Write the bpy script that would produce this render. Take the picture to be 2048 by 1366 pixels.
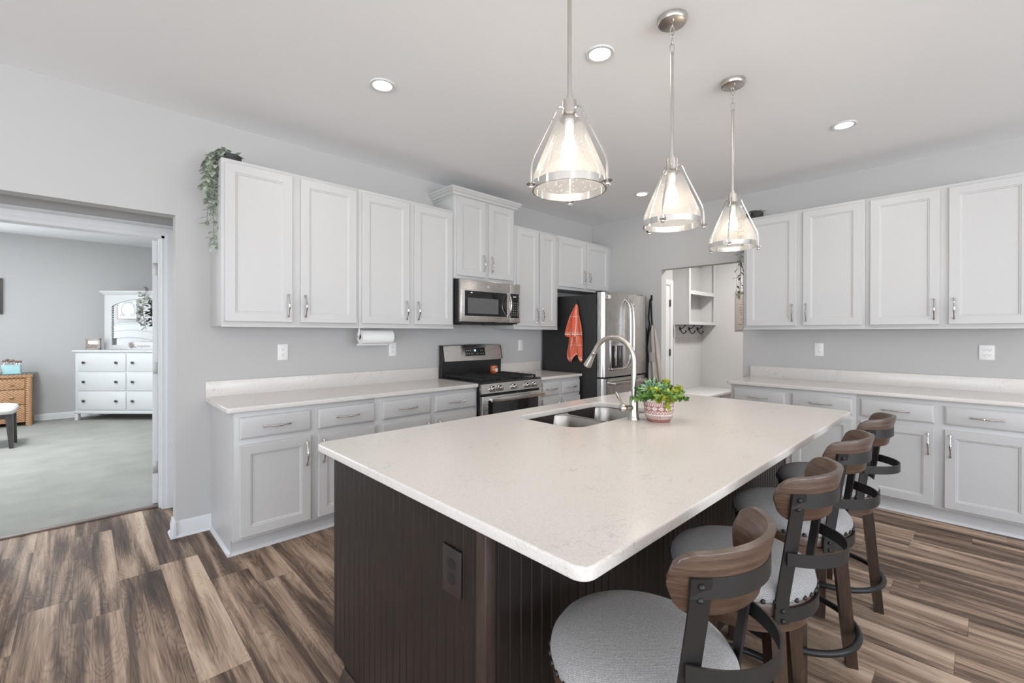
import bpy, bmesh, math, random
from mathutils import Vector, Matrix
PI = math.pi
rnd = random.Random(7)
for o in list(bpy.data.objects):
    bpy.data.objects.remove(o, do_unlink=True)
SC = bpy.context.scene
COL = SC.collection

# ------------------------------------------------------------------ camera
CAM = Vector((-5.0581, -3.7018, 1.3637))
yaw, pitch, roll = math.radians(46.2433), math.radians(-0.1257), math.radians(0.101)
fw = Vector((math.cos(yaw)*math.cos(pitch), math.sin(yaw)*math.cos(pitch), math.sin(pitch)))
rt = Vector((math.sin(yaw), -math.cos(yaw), 0)); up = rt.cross(fw)
rt, up = rt*math.cos(roll)+up*math.sin(roll), up*math.cos(roll)-rt*math.sin(roll)
cd = bpy.data.cameras.new('camera'); cam = bpy.data.objects.new('camera', cd); COL.objects.link(cam)
cam.matrix_world = Matrix(((rt.x, up.x, -fw.x, CAM.x), (rt.y, up.y, -fw.y, CAM.y), (rt.z, up.z, -fw.z, CAM.z), (0, 0, 0, 1)))
cd.sensor_width = 36.0; cd.sensor_fit = 'HORIZONTAL'
cd.lens = 36.0*896.73/2048
cd.shift_y = -15.5/2048
cd.clip_start = 0.05
SC.camera = cam

# ------------------------------------------------------------------ world, daylight, exposure
SC.view_settings.view_transform = 'Standard'; SC.view_settings.look = 'None'
SC.view_settings.gamma = 1.0; SC.view_settings.use_curve_mapping = False
SC.view_settings.exposure = 0.0
SC.cycles.use_denoising = True
SC.cycles.max_bounces = 10; SC.cycles.diffuse_bounces = 6; SC.cycles.transparent_max_bounces = 16
SC.cycles.sample_clamp_indirect = 6.0
SC.cycles.caustics_reflective = False; SC.cycles.caustics_refractive = False
WORLD = bpy.data.worlds.new('world'); SC.world = WORLD; WORLD.use_nodes = True
wb = WORLD.node_tree.nodes['Background']
wnt = WORLD.node_tree                      # pale sky over a lower half made brighter to lift the ceiling
wz = wnt.nodes.new('ShaderNodeSeparateXYZ'); wt = wnt.nodes.new('ShaderNodeTexCoord'); wnt.links.new(wt.outputs['Generated'], wz.inputs[0])
wr = wnt.nodes.new('ShaderNodeValToRGB'); wmr = wnt.nodes.new('ShaderNodeMapRange'); wmr.inputs[1].default_value = -0.25; wmr.inputs[2].default_value = 0.25
wnt.links.new(wz.outputs[2], wmr.inputs[0]); wnt.links.new(wmr.outputs[0], wr.inputs[0]); wnt.links.new(wr.outputs[0], wb.inputs[0])
wr.color_ramp.elements[0].position = 0.35; wr.color_ramp.elements[0].color = (0.90, 0.95, 1.0, 1)
wr.color_ramp.elements[1].position = 0.6; wr.color_ramp.elements[1].color = (0.60, 0.66, 0.74, 1)
wb.inputs[1].default_value = 9.6

HC = 2.829            # ceiling height
def portal(name, loc, rot, sx, sy):
    l = bpy.data.lights.new(name, 'AREA'); l.shape = 'RECTANGLE'; l.size = sx; l.size_y = sy
    l.cycles.is_portal = True
    o = bpy.data.objects.new(name, l); COL.objects.link(o); o.location = loc; o.rotation_euler = rot
SOUTH_WIN = [(-8.6, -6.6, 0.5, 2.35), (-6.1, -4.1, 0.5, 2.35), (-3.4, -1.4, 0.5, 2.35)]
WEST_WIN = [(-6.9, -5.1, 0.3, 2.35), (-4.3, -1.9, 0.05, 2.2)]
for (a, b, c, d) in SOUTH_WIN:
    portal('daylight', ((a+b)/2, -8.0, (c+d)/2), (PI/2, 0, 0), b-a, d-c)
for (a, b, c, d) in WEST_WIN:
    portal('daylight', (-9.5, (a+b)/2, (c+d)/2), (PI/2, 0, -PI/2), b-a, d-c)
portal('daylight', (-8.0, 2.9, 1.5), (PI/2, 0, -PI/2), 2.4, 1.5)
portal('daylight', (-7.1, 6.25, 1.5), (PI/2, 0, PI), 1.2, 1.6)  # unseen far-wall window, added to light the wall the mirror reflects

def lamp(kind, name, loc, watts, color, size=0.1, parent=None, rot=(0, 0, 0), spread=None):
    l = bpy.data.lights.new(name, kind); l.energy = watts; l.color = color
    if kind == 'AREA':
        l.shape = 'DISK'; l.size = size
        if spread: l.spread = spread
    else:
        l.shadow_soft_size = size
    o = bpy.data.objects.new(name, l); COL.objects.link(o); o.location = loc; o.rotation_euler = rot
    if parent: o.parent = parent
    return o
LED = (1.0, 0.93, 0.85)
DOWN_W, BULB_W = 3.2, 5.0
# unseen downlight lamps added over the rest of the open room for bounce light
for x, y in ((-5.6, -4.8), (-3.4, -4.8), (-1.2, -4.8), (-5.6, -6.6), (-3.4, -6.6), (-7.6, -3.0), (-6.3, -1.3)):
    lamp('AREA', 'downlight_glow', (x, y, HC-0.012), DOWN_W, LED, 0.14)
lamp('AREA', 'mudroom_fill', (1.1, -1.9, HC-0.012), 55, (1.0, 0.96, 0.92), 0.3)  # added fill lamp brightening the mudroom, no fixture modelled
lamp('AREA', 'bedroom_fill', (-6.0, 3.4, HC-0.012), 95, (0.93, 0.97, 1.0), 0.5)  # added fill lamp lifting the bedroom walls, unseen and without a fixture

# ------------------------------------------------------------------ materials
def nodes(name):
    m = bpy.data.materials.new(name); m.use_nodes = True
    nt = m.node_tree
    return m, nt, nt.nodes['Principled BSDF'], nt.nodes['Material Output']
def N(nt, typ, props=None, **inp):
    n = nt.nodes.new(typ)
    for k, v in (props or {}).items(): setattr(n, k, v)
    for k, v in inp.items():
        key = int(k[1:]) if k[0] == '_' else k
        s = n.inputs[key]
        if isinstance(v, bpy.types.NodeSocket): nt.links.new(v, s)
        else: s.default_value = v
    return n
def ma(nt, op, a, b=0.0, c=None):
    d = dict(_0=a, _1=b)
    if c is not None: d['_2'] = c
    return N(nt, 'ShaderNodeMath', {'operation': op}, **d).outputs[0]
def ramp(nt, fac, stops):
    n = N(nt, 'ShaderNodeValToRGB', None, Fac=fac); e = n.color_ramp.elements
    while len(e) < len(stops): e.new(0.5)
    for i, (p, c) in enumerate(stops):
        e[i].position = p; e[i].color = (*c, 1) if len(c) == 3 else c
    return n.outputs['Color']
def mixc(nt, fac, a, b):
    n = N(nt, 'ShaderNodeMix', {'data_type': 'RGBA'})
    for s, v in ((n.inputs[0], fac), (n.inputs[6], a), (n.inputs[7], b)):
        if isinstance(v, bpy.types.NodeSocket): nt.links.new(v, s)
        else: s.default_value = (*v, 1) if isinstance(v, tuple) and len(v) == 3 else v
    return n.outputs[2]
def coords(nt, which='Object', scale=(1, 1, 1)):
    t = N(nt, 'ShaderNodeTexCoord').outputs[which]
    return N(nt, 'ShaderNodeMapping', None, Vector=t, Scale=scale).outputs[0]
def geo(nt, scale=(1, 1, 1)):
    t = N(nt, 'ShaderNodeNewGeometry').outputs['Position']
    return N(nt, 'ShaderNodeMapping', None, Vector=t, Scale=scale).outputs[0]
def bump(nt, bs, h, strength, dist=0.002):
    b = N(nt, 'ShaderNodeBump', None, Strength=strength, Distance=dist, Height=h)
    nt.links.new(b.outputs[0], bs.inputs['Normal'])
def simple(name, col, rough=0.5, metal=0.0, var=0.04, scale=30, bmp=0.0, spec=None, bscale=(1, 1, 1), coat=0.0, emit=None):
    m, nt, bs, out = nodes(name)
    nz = N(nt, 'ShaderNodeTexNoise', None, Vector=coords(nt, 'Object', bscale), Scale=scale, Detail=3.0)
    lo = tuple(c*(1-var) for c in col); hi = tuple(min(1, c*(1+var)) for c in col)
    nt.links.new(ramp(nt, nz.outputs['Fac'], [(0.3, lo), (0.7, hi)]), bs.inputs['Base Color'])
    bs.inputs['Roughness'].default_value = rough; bs.inputs['Metallic'].default_value = metal
    if spec is not None: bs.inputs['Specular IOR Level'].default_value = spec
    if coat: bs.inputs['Coat Weight'].default_value = coat; bs.inputs['Coat Roughness'].default_value = 0.1
    if bmp: bump(nt, bs, nz.outputs['Fac'], bmp)
    if emit:
        bs.inputs['Emission Color'].default_value = (*emit[0], 1); bs.inputs['Emission Strength'].default_value = emit[1]
    return m
def floor_mat():
    m, nt, bs, out = nodes('walnut_plank')
    P = N(nt, 'ShaderNodeNewGeometry').outputs['Position']
    s = N(nt, 'ShaderNodeSeparateXYZ', None, Vector=P)
    W, L = 0.182, 1.22
    ix = ma(nt, 'FLOOR', ma(nt, 'DIVIDE', s.outputs[0], W))
    off = N(nt, 'ShaderNodeTexWhiteNoise', {'noise_dimensions': '1D'}, W=ix).outputs['Value']
    yy = ma(nt, 'ADD', ma(nt, 'DIVIDE', s.outputs[1], L), ma(nt, 'MULTIPLY', off, 7.3))
    iy = ma(nt, 'FLOOR', yy)
    cell = N(nt, 'ShaderNodeCombineXYZ', None, X=ix, Y=iy).outputs[0]
    wn = N(nt, 'ShaderNodeTexWhiteNoise', {'noise_dimensions': '2D'}, Vector=cell)
    r1 = wn.outputs['Value']; rc = N(nt, 'ShaderNodeSeparateColor', None, Color=wn.outputs['Color'])
    # local grain coordinates, shifted per plank
    gx = ma(nt, 'ADD', s.outputs[0], ma(nt, 'MULTIPLY', rc.outputs[0], 37.0))
    gy = ma(nt, 'ADD', s.outputs[1], ma(nt, 'MULTIPLY', rc.outputs[1], 53.0))
    def vec(sx, sy): return N(nt, 'ShaderNodeCombineXYZ', None, X=ma(nt, 'MULTIPLY', gx, sx), Y=ma(nt, 'MULTIPLY', gy, sy), Z=ma(nt, 'MULTIPLY', r1, 9.0)).outputs[0]
    warp = N(nt, 'ShaderNodeTexNoise', None, Vector=vec(7.0, 1.0), Scale=1.0, Detail=2.5, Roughness=0.5, Distortion=0.5).outputs['Fac']
    rings = ma(nt, 'SINE', ma(nt, 'ADD', ma(nt, 'MULTIPLY', warp, 185.0), ma(nt, 'MULTIPLY', gx, 130.0)))
    fine = N(nt, 'ShaderNodeTexNoise', None, Vector=vec(170.0, 4.0), Scale=1.0, Detail=3.0).outputs['Fac']
    broad = N(nt, 'ShaderNodeTexNoise', None, Vector=vec(11.0, 0.8), Scale=1.0, Detail=4.0, Distortion=0.8).outputs['Fac']
    v = ma(nt, 'ADD', ma(nt, 'MULTIPLY', ma(nt, 'SUBTRACT', broad, 0.5), 2.1), 0.5)
    v = ma(nt, 'ADD', v, ma(nt, 'MULTIPLY', ma(nt, 'SUBTRACT', r1, 0.5), 0.34))
    v = ma(nt, 'ADD', v, ma(nt, 'MULTIPLY', ma(nt, 'SUBTRACT', fine, 0.5), 0.6))
    v = ma(nt, 'SUBTRACT', ma(nt, 'ADD', v, 0.03), ma(nt, 'MULTIPLY', ma(nt, 'POWER', ma(nt, 'ADD', ma(nt, 'MULTIPLY', rings, 0.5), 0.5), 3.0), 0.11))
    c = ramp(nt, v, [(0.0, (0.052, 0.035, 0.027)), (0.31, (0.142, 0.096, 0.071)), (0.62, (0.375, 0.268, 0.197)), (1.0, (0.63, 0.485, 0.37))])
    # joints
    fx = ma(nt, 'FRACT', ma(nt, 'DIVIDE', s.outputs[0], W)); fy = ma(nt, 'FRACT', yy)
    jx = ma(nt, 'LESS_THAN', ma(nt, 'ABSOLUTE', ma(nt, 'SUBTRACT', fx, 0.5)), 0.4945)
    jy = ma(nt, 'LESS_THAN', ma(nt, 'ABSOLUTE', ma(nt, 'SUBTRACT', fy, 0.5)), 0.4992)
    j = ma(nt, 'MULTIPLY', jx, jy)
    c2 = mixc(nt, ma(nt, 'ADD', 0.45, ma(nt, 'MULTIPLY', j, 0.55)), (0.06, 0.042, 0.032), c)
    nt.links.new(c2, bs.inputs['Base Color'])
    bs.inputs['Roughness'].default_value = 0.48; bs.inputs['Specular IOR Level'].default_value = 0.22
    bump(nt, bs, ma(nt, 'ADD', ma(nt, 'MULTIPLY', j, 0.5), ma(nt, 'MULTIPLY', fine, 0.5)), 0.25, 0.001)
    return m
def quartz_mat():
    m, nt, bs, out = nodes('white_quartz')
    P = geo(nt)
    n1 = N(nt, 'ShaderNodeTexNoise', None, Vector=P, Scale=5.0, Detail=9.0, Roughness=0.62, Distortion=1.6).outputs['Fac']
    vein = ma(nt, 'SUBTRACT', 1.0, ma(nt, 'MINIMUM', ma(nt, 'DIVIDE', ma(nt, 'ABSOLUTE', ma(nt, 'SUBTRACT', n1, 0.5)), 0.009), 1.0))
    mk = N(nt, 'ShaderNodeTexNoise', None, Vector=P, Scale=3.3, Detail=3.0).outputs['Fac']
    mk = N(nt, 'ShaderNodeMapRange', None, Value=mk, _1=0.46, _2=0.62).outputs[0]
    brk = N(nt, 'ShaderNodeTexNoise', None, Vector=P, Scale=38.0, Detail=2.0).outputs['Fac']
    brk = N(nt, 'ShaderNodeMapRange', None, Value=brk, _1=0.34, _2=0.52).outputs[0]
    f = ma(nt, 'MULTIPLY', ma(nt, 'MULTIPLY', vein, mk), ma(nt, 'MULTIPLY', brk, 0.62))
    sp = N(nt, 'ShaderNodeTexNoise', None, Vector=P, Scale=160.0, Detail=2.0).outputs['Fac']
    base = ramp(nt, sp, [(0.35, (0.665, 0.63, 0.60)), (0.65, (0.72, 0.685, 0.65))])
    nt.links.new(mixc(nt, f, base, (0.36, 0.33, 0.31)), bs.inputs['Base Color'])
    bs.inputs['Roughness'].default_value = 0.22; bs.inputs['Specular IOR Level'].default_value = 0.45
    return m
def wood_mat(name, dark, mid, light, axis_scale, rough=0.4, coat=0.2):
    m, nt, bs, out = nodes(name)
    v = coords(nt, 'Object', axis_scale)
    n1 = N(nt, 'ShaderNodeTexNoise', None, Vector=v, Scale=6.0, Detail=5.0, Roughness=0.65, Distortion=0.4).outputs['Fac']
    n2 = N(nt, 'ShaderNodeTexNoise', None, Vector=coords(nt, 'Object', tuple(a*6 for a in axis_scale)), Scale=8.0, Detail=2.0).outputs['Fac']
    f = ma(nt, 'ADD', ma(nt, 'MULTIPLY', n1, 0.7), ma(nt, 'MULTIPLY', n2, 0.3))
    nt.links.new(ramp(nt, f, [(0.32, dark), (0.5, mid), (0.68, light)]), bs.inputs['Base Color'])
    bs.inputs['Roughness'].default_value = rough; bs.inputs['Coat Weight'].default_value = coat; bs.inputs['Coat Roughness'].default_value = 0.2
    bump(nt, bs, f, 0.2, 0.001)
    return m
def steel_mat(name, col, rough, stretch=(1, 1, 60), amt=0.05):
    m, nt, bs, out = nodes(name)
    nz = N(nt, 'ShaderNodeTexNoise', None, Vector=coords(nt, 'Object', stretch), Scale=9.0, Detail=3.0).outputs['Fac']
    nt.links.new(ramp(nt, nz, [(0.3, tuple(c*0.97 for c in col)), (0.7, tuple(min(1, c*1.03) for c in col))]), bs.inputs['Base Color'])
    bs.inputs['Metallic'].default_value = 1.0
    nt.links.new(N(nt, 'ShaderNodeMapRange', None, Value=nz, _1=0.2, _2=0.8, _3=rough*0.85, _4=rough*1.15).outputs[0], bs.inputs['Roughness'])
    if amt: bump(nt, bs, nz, amt, 0.001)
    return m
def fabric_mat(name, a, b, scale=420, rough=0.95):
    m, nt, bs, out = nodes(name)
    v = coords(nt, 'Object')
    w1 = N(nt, 'ShaderNodeTexWave', {'wave_type': 'BANDS', 'bands_direction': 'DIAGONAL'}, Vector=v, Scale=scale/4.0, Distortion=3.0, Detail=3.0, **{'Detail Scale': 6.0}).outputs['Fac']
    n1 = N(nt, 'ShaderNodeTexNoise', None, Vector=v, Scale=float(scale), Detail=2.0).outputs['Fac']
    f = ma(nt, 'ADD', ma(nt, 'MULTIPLY', w1, 0.22), ma(nt, 'MULTIPLY', n1, 0.78))
    nt.links.new(ramp(nt, f, [(0.3, a), (0.7, b)]), bs.inputs['Base Color'])
    bs.inputs['Roughness'].default_value = rough; bs.inputs['Specular IOR Level'].default_value = 0.15
    bs.inputs['Sheen Weight'].default_value = 0.15
    bump(nt, bs, f, 0.5, 0.001)
    return m
def seeded_glass():
    m, nt, bs, out = nodes('seeded_glass')
    nt.nodes.remove(bs)
    v = coords(nt, 'Object')
    vor = N(nt, 'ShaderNodeTexVoronoi', None, Vector=v, Scale=110.0).outputs['Distance']
    seed = N(nt, 'ShaderNodeMapRange', None, Value=vor, _1=0.16, _2=0.30, _3=1.0, _4=0.0).outputs[0]
    bmp = N(nt, 'ShaderNodeBump', None, Strength=0.6, Distance=0.002, Height=seed).outputs[0]
    tr = N(nt, 'ShaderNodeBsdfTransparent', None, Color=(0.97, 0.97, 0.96, 1)).outputs[0]
    gl = N(nt, 'ShaderNodeBsdfGlossy', None, Roughness=0.2, Normal=bmp).outputs[0]
    tl = N(nt, 'ShaderNodeBsdfTranslucent', None, Color=(0.95, 0.93, 0.9, 1)).outputs[0]
    df = N(nt, 'ShaderNodeBsdfDiffuse', None, Color=(0.95, 0.93, 0.9, 1)).outputs[0]
    haze = N(nt, 'ShaderNodeMixShader', None, _0=0.5, _1=tl, _2=df).outputs[0]
    hf = ma(nt, 'ADD', 0.085, ma(nt, 'MULTIPLY', seed, 0.18))
    a = N(nt, 'ShaderNodeMixShader', None, _0=hf, _1=tr, _2=haze).outputs[0]
    fr = N(nt, 'ShaderNodeLayerWeight', None, Blend=0.25, Normal=bmp).outputs['Fresnel']
    b = N(nt, 'ShaderNodeMixShader', None, _0=ma(nt, 'MULTIPLY', fr, 0.35), _1=a, _2=gl).outputs[0]
    nt.links.new(b, out.inputs[0])
    return m
def clear_glass(name, tint=(0.9, 0.95, 0.93), base=0.06):
    m, nt, bs, out = nodes(name); nt.nodes.remove(bs)
    nz = N(nt, 'ShaderNodeTexNoise', None, Vector=coords(nt), Scale=8.0).outputs['Fac']
    tr = N(nt, 'ShaderNodeBsdfTransparent', None, Color=(*tint, 1)).outputs[0]
    gl = N(nt, 'ShaderNodeBsdfGlossy', None, Roughness=ma(nt, 'MULTIPLY', nz, 0.06)).outputs[0]
    fr = N(nt, 'ShaderNodeLayerWeight', None, Blend=0.2).outputs['Fresnel']
    b = N(nt, 'ShaderNodeMixShader', None, _0=ma(nt, 'ADD', base, ma(nt, 'MULTIPLY', fr, 0.7)), _1=tr, _2=gl).outputs[0]
    nt.links.new(b, out.inputs[0]); return m
def pot_mat():
    m, nt, bs, out = nodes('patterned_terracotta')
    s = N(nt, 'ShaderNodeSeparateXYZ', None, Vector=N(nt, 'ShaderNodeTexCoord').outputs['Object'])
    ang = ma(nt, 'DIVIDE', ma(nt, 'ARCTAN2', s.outputs[1], s.outputs[0]), 2*PI)
    z = ma(nt, 'DIVIDE', s.outputs[2], 0.118)
    def tri(n): return ma(nt, 'ABSOLUTE', ma(nt, 'SUBTRACT', ma(nt, 'MULTIPLY', ma(nt, 'FRACT', ma(nt, 'MULTIPLY', ang, n)), 2.0), 1.0))
    def band(a, b): return ma(nt, 'MULTIPLY', ma(nt, 'GREATER_THAN', z, a), ma(nt, 'LESS_THAN', z, b))
    lines = None
    def add(x):
        nonlocal lines
        lines = x if lines is None else ma(nt, 'MAXIMUM', lines, x)
    for a, b in ((0.17, 0.185), (0.235, 0.255), (0.37, 0.395), (0.49, 0.51), (0.70, 0.72), (0.80, 0.815), (0.88, 0.895)):
        add(band(a, b))
    # dotted rows
    for a, b, n in ((0.19, 0.23, 60.0), (0.82, 0.87, 56.0), (0.73, 0.79, 40.0), (0.26, 0.31, 48.0)):
        add(ma(nt, 'MULTIPLY', band(a, b), ma(nt, 'GREATER_THAN', tri(n), 0.5)))
    # zigzag 0.40-0.49
    zz = ma(nt, 'ABSOLUTE', ma(nt, 'SUBTRACT', ma(nt, 'DIVIDE', ma(nt, 'SUBTRACT', z, 0.395), 0.1), tri(30.0)))
    add(ma(nt, 'MULTIPLY', band(0.395, 0.49), ma(nt, 'LESS_THAN', zz, 0.28)))
    # diamonds 0.51-0.70 : red field with white diamonds
    dz = ma(nt, 'ABSOLUTE', ma(nt, 'DIVIDE', ma(nt, 'SUBTRACT', z, 0.605), 0.095))
    dia = ma(nt, 'GREATER_THAN', ma(nt, 'ADD', dz, tri(14.0)), 0.95)
    dot = ma(nt, 'LESS_THAN', ma(nt, 'ADD', dz, tri(14.0)), 0.28)
    add(ma(nt, 'MULTIPLY', band(0.51, 0.70), ma(nt, 'MAXIMUM', dia, dot)))
    lines = ma(nt, 'MAXIMUM', lines, ma(nt, 'LESS_THAN', z, 0.15))
    nz = N(nt, 'ShaderNodeTexNoise', None, Vector=coords(nt), Scale=90.0, Detail=3.0).outputs['Fac']
    wht = ramp(nt, nz, [(0.35, (0.62, 0.54, 0.51)), (0.65, (0.78, 0.72, 0.70))])
    red = ramp(nt, nz, [(0.35, (0.30, 0.13, 0.115)), (0.65, (0.40, 0.19, 0.165))])
    nt.links.new(mixc(nt, lines, wht, red), bs.inputs['Base Color']); bs.inputs['Roughness'].default_value = 0.8
    return m
def wicker_mat():
    m, nt, bs, out = nodes('woven_wicker')
    s = N(nt, 'ShaderNodeSeparateXYZ', None, Vector=N(nt, 'ShaderNodeTexCoord').outputs['Object'])
    u = ma(nt, 'MULTIPLY', ma(nt, 'ADD', s.outputs[0], s.outputs[1]), 150.0); v = ma(nt, 'MULTIPLY', s.outputs[2], 190.0)
    k = ma(nt, 'MULTIPLY', ma(nt, 'SINE', u), ma(nt, 'SINE', v))
    f = ma(nt, 'ADD', ma(nt, 'MULTIPLY', k, 0.35), 0.5)
    nz = N(nt, 'ShaderNodeTexNoise', None, Vector=coords(nt), Scale=40.0).outputs['Fac']
    f = ma(nt, 'ADD', f, ma(nt, 'MULTIPLY', ma(nt, 'SUBTRACT', nz, 0.5), 0.4))
    nt.links.new(ramp(nt, f, [(0.15, (0.22, 0.10, 0.045)), (0.5, (0.46, 0.25, 0.13)), (0.85, (0.62, 0.38, 0.21))]), bs.inputs['Base Color'])
    bs.inputs['Roughness'].default_value = 0.6; bump(nt, bs, f, 0.8, 0.003)
    return m
def carpet_mat():
    m, nt, bs, out = nodes('pale_carpet')
    n1 = N(nt, 'ShaderNodeTexNoise', None, Vector=geo(nt), Scale=3.5, Detail=5.0).outputs['Fac']
    n2 = N(nt, 'ShaderNodeTexNoise', None, Vector=geo(nt), Scale=260.0, Detail=2.0).outputs['Fac']
    f = ma(nt, 'ADD', ma(nt, 'MULTIPLY', n1, 0.5), ma(nt, 'MULTIPLY', n2, 0.5))
    nt.links.new(ramp(nt, f, [(0.3, (0.29, 0.29, 0.265)), (0.7, (0.40, 0.40, 0.37))]), bs.inputs['Base Color'])
    bs.inputs['Roughness'].default_value = 1.0; bs.inputs['Specular IOR Level'].default_value = 0.1; bump(nt, bs, n2, 0.8, 0.006)
    return m
def towel_mat():
    m, nt, bs, out = nodes('coral_dish_towel')
    s = N(nt, 'ShaderNodeSeparateXYZ', None, Vector=N(nt, 'ShaderNodeTexCoord').outputs['UV'])
    def st(ax, c, w): return ma(nt, 'LESS_THAN', ma(nt, 'ABSOLUTE', ma(nt, 'SUBTRACT', s.outputs[ax], c)), w)
    f = None
    for ax, c, w in ((1, 0.09, 0.022), (1, 0.15, 0.008), (0, 0.30, 0.016), (0, 0.62, 0.02), (0, 0.70, 0.006), (1, 0.62, 0.008), (0, 0.05, 0.01)):
        t = st(ax, c, w); f = t if f is None else ma(nt, 'MAXIMUM', f, t)
    nz = N(nt, 'ShaderNodeTexNoise', None, Vector=coords(nt), Scale=300.0).outputs['Fac']
    base = ramp(nt, nz, [(0.3, (0.66, 0.115, 0.06)), (0.7, (0.78, 0.17, 0.095))])
    nt.links.new(mixc(nt, ma(nt, 'MULTIPLY', f, 0.8), base, (0.85, 0.62, 0.52)), bs.inputs['Base Color'])
    bs.inputs['Roughness'].default_value = 0.95; bump(nt, bs, nz, 0.4, 0.001)
    return m
def leaf_mat(name, a, b, rough=0.55):
    m, nt, bs, out = nodes(name)
    nz = N(nt, 'ShaderNodeTexNoise', None, Vector=coords(nt), Scale=28.0, Detail=2.0).outputs['Fac']
    nt.links.new(ramp(nt, nz, [(0.35, a), (0.65, b)]), bs.inputs['Base Color'])
    bs.inputs['Roughness'].default_value = rough
    return m
M = {}
M['wall'] = simple('grey_wall_paint', (0.505, 0.50, 0.495), 0.9, var=0.012, scale=160, bmp=0.12)
M['ceil'] = simple('white_ceiling_paint', (0.875, 0.885, 0.895), 0.95, var=0.01, scale=120, bmp=0.15)
M['trim'] = simple('white_trim_paint', (0.68, 0.69, 0.70), 0.4, var=0.01)
M['cab'] = simple('white_cabinet_paint', (0.56, 0.558, 0.556), 0.38, var=0.01, scale=60)
M['floor'] = floor_mat(); M['quartz'] = quartz_mat(); M['carpet'] = carpet_mat()
M['espresso'] = wood_mat('espresso_beadboard', (0.010, 0.0065, 0.0055), (0.015, 0.0098, 0.0080), (0.023, 0.015, 0.012), (9, 9, 0.8), 0.42, 0.05)
M['espresso_trim'] = wood_mat('espresso_trim', (0.022, 0.013, 0.010), (0.04, 0.024, 0.018), (0.065, 0.04, 0.03), (9, 9, 0.8), 0.4, 0.15)
M['stoolwood'] = wood_mat('weathered_brown_wood', (0.036, 0.018, 0.010), (0.072, 0.039, 0.0245), (0.145, 0.092, 0.063), (1.2, 1.2, 22), 0.4, 0.3)
M['legwood'] = wood_mat('dark_brown_wood', (0.018, 0.008, 0.004), (0.036, 0.017, 0.009), (0.065, 0.034, 0.019), (12, 12, 1.0), 0.4, 0.25)
M['fabric'] = fabric_mat('grey_tweed', (0.20, 0.198, 0.20), (0.46, 0.455, 0.455))
M['steel'] = steel_mat('brushed_stainless', (0.60, 0.575, 0.55), 0.27, (1, 1, 90), 0.008)
M['fridge'] = steel_mat('polished_stainless', (0.56, 0.55, 0.54), 0.27, (40, 40, 1), 0.03)
M['sink'] = steel_mat('sink_steel', (0.50, 0.48, 0.45), 0.3, (30, 30, 1), 0.03)
M['nickel'] = steel_mat('brushed_nickel', (0.58, 0.55, 0.51), 0.30, (1, 1, 1), 0.0)
M['hinge'] = steel_mat('satin_hinge_steel', (0.42, 0.41, 0.40), 0.5, (1, 1, 1), 0.0)
M['polnickel'] = steel_mat('polished_nickel', (0.72, 0.70, 0.67), 0.13, (1, 1, 1), 0.0)
M['chrome'] = steel_mat('polished_chrome', (0.72, 0.70, 0.68), 0.07, (1, 1, 1), 0.0)
M['black'] = simple('black_enamel', (0.018, 0.018, 0.019), 0.3, var=0.1)
M['iron'] = simple('cast_iron', (0.016, 0.015, 0.015), 0.6, var=0.2, bmp=0.3, scale=200)
M['fridgeside'] = simple('black_fridge_side', (0.022, 0.021, 0.021), 0.45, var=0.08, bmp=0.1, scale=300)
M['bglass'] = simple('black_glass', (0.012, 0.012, 0.013), 0.06, var=0.1)
M['mwin'] = simple('microwave_window', (0.10, 0.10, 0.10), 0.12, var=0.05)
M['gunmetal'] = simple('dark_grey_metal', (0.040, 0.038, 0.037), 0.45, 0.6, var=0.08, bmp=0.05, scale=200)
M['blackmetal'] = simple('black_metal', (0.02, 0.02, 0.021), 0.4, 0.3, var=0.1)
M['plate'] = simple('white_plastic', (0.82, 0.81, 0.80), 0.35, var=0.01)
M['darkplate'] = simple('dark_brown_plastic', (0.028, 0.022, 0.021), 0.35, var=0.05)
M['slot'] = simple('dark_slot', (0.03, 0.028, 0.026), 0.6)
M['seeded'] = seeded_glass(); M['glass'] = clear_glass('clear_glass')
M['bulb'] = simple('lit_bulb', (1, 0.95, 0.88), 0.4, emit=((1.0, 0.88, 0.74), 7.0))
M['lens'] = simple('lit_lens', (1, 1, 1), 0.4, emit=((1.0, 0.97, 0.93), 14.0))
M['paper'] = simple('paper_towel', (0.84, 0.84, 0.83), 0.95, var=0.03, bmp=0.4, scale=140)
M['pot'] = pot_mat()
M['darkpot'] = simple('black_planter', (0.035, 0.035, 0.036), 0.6)
M['soil'] = simple('soil', (0.06, 0.045, 0.035), 0.95, var=0.3, bmp=0.5)
M['sage'] = leaf_mat('sage_leaf', (0.27, 0.33, 0.27), (0.52, 0.57, 0.47))
M['greyleaf'] = leaf_mat('grey_green_leaf', (0.12, 0.14, 0.12), (0.30, 0.32, 0.27))
M['lime'] = leaf_mat('lime_leaf', (0.33, 0.40, 0.035), (0.55, 0.58, 0.10))
M['green'] = leaf_mat('green_leaf', (0.065, 0.17, 0.035), (0.20, 0.36, 0.08))
M['blue'] = leaf_mat('blue_green_leaf', (0.16, 0.33, 0.18), (0.34, 0.50, 0.33))
M['plum'] = leaf_mat('plum_leaf', (0.05, 0.045, 0.05), (0.13, 0.10, 0.09))
M['stem'] = simple('stem', (0.22, 0.22, 0.15), 0.7)
M['towel'] = towel_mat()
M['linen'] = fabric_mat('beige_linen', (0.44, 0.39, 0.35), (0.60, 0.55, 0.50), 300)
M['blackcloth'] = simple('black_cloth', (0.016, 0.016, 0.017), 0.9)
M['amber'] = simple('amber_wax_jar', (0.52, 0.12, 0.03), 0.12, var=0.35, scale=25, coat=0.6)
M['label'] = simple('paper_label', (0.80, 0.74, 0.70), 0.7)
M['ink'] = simple('dark_ink', (0.045, 0.04, 0.038), 0.8)
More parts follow.
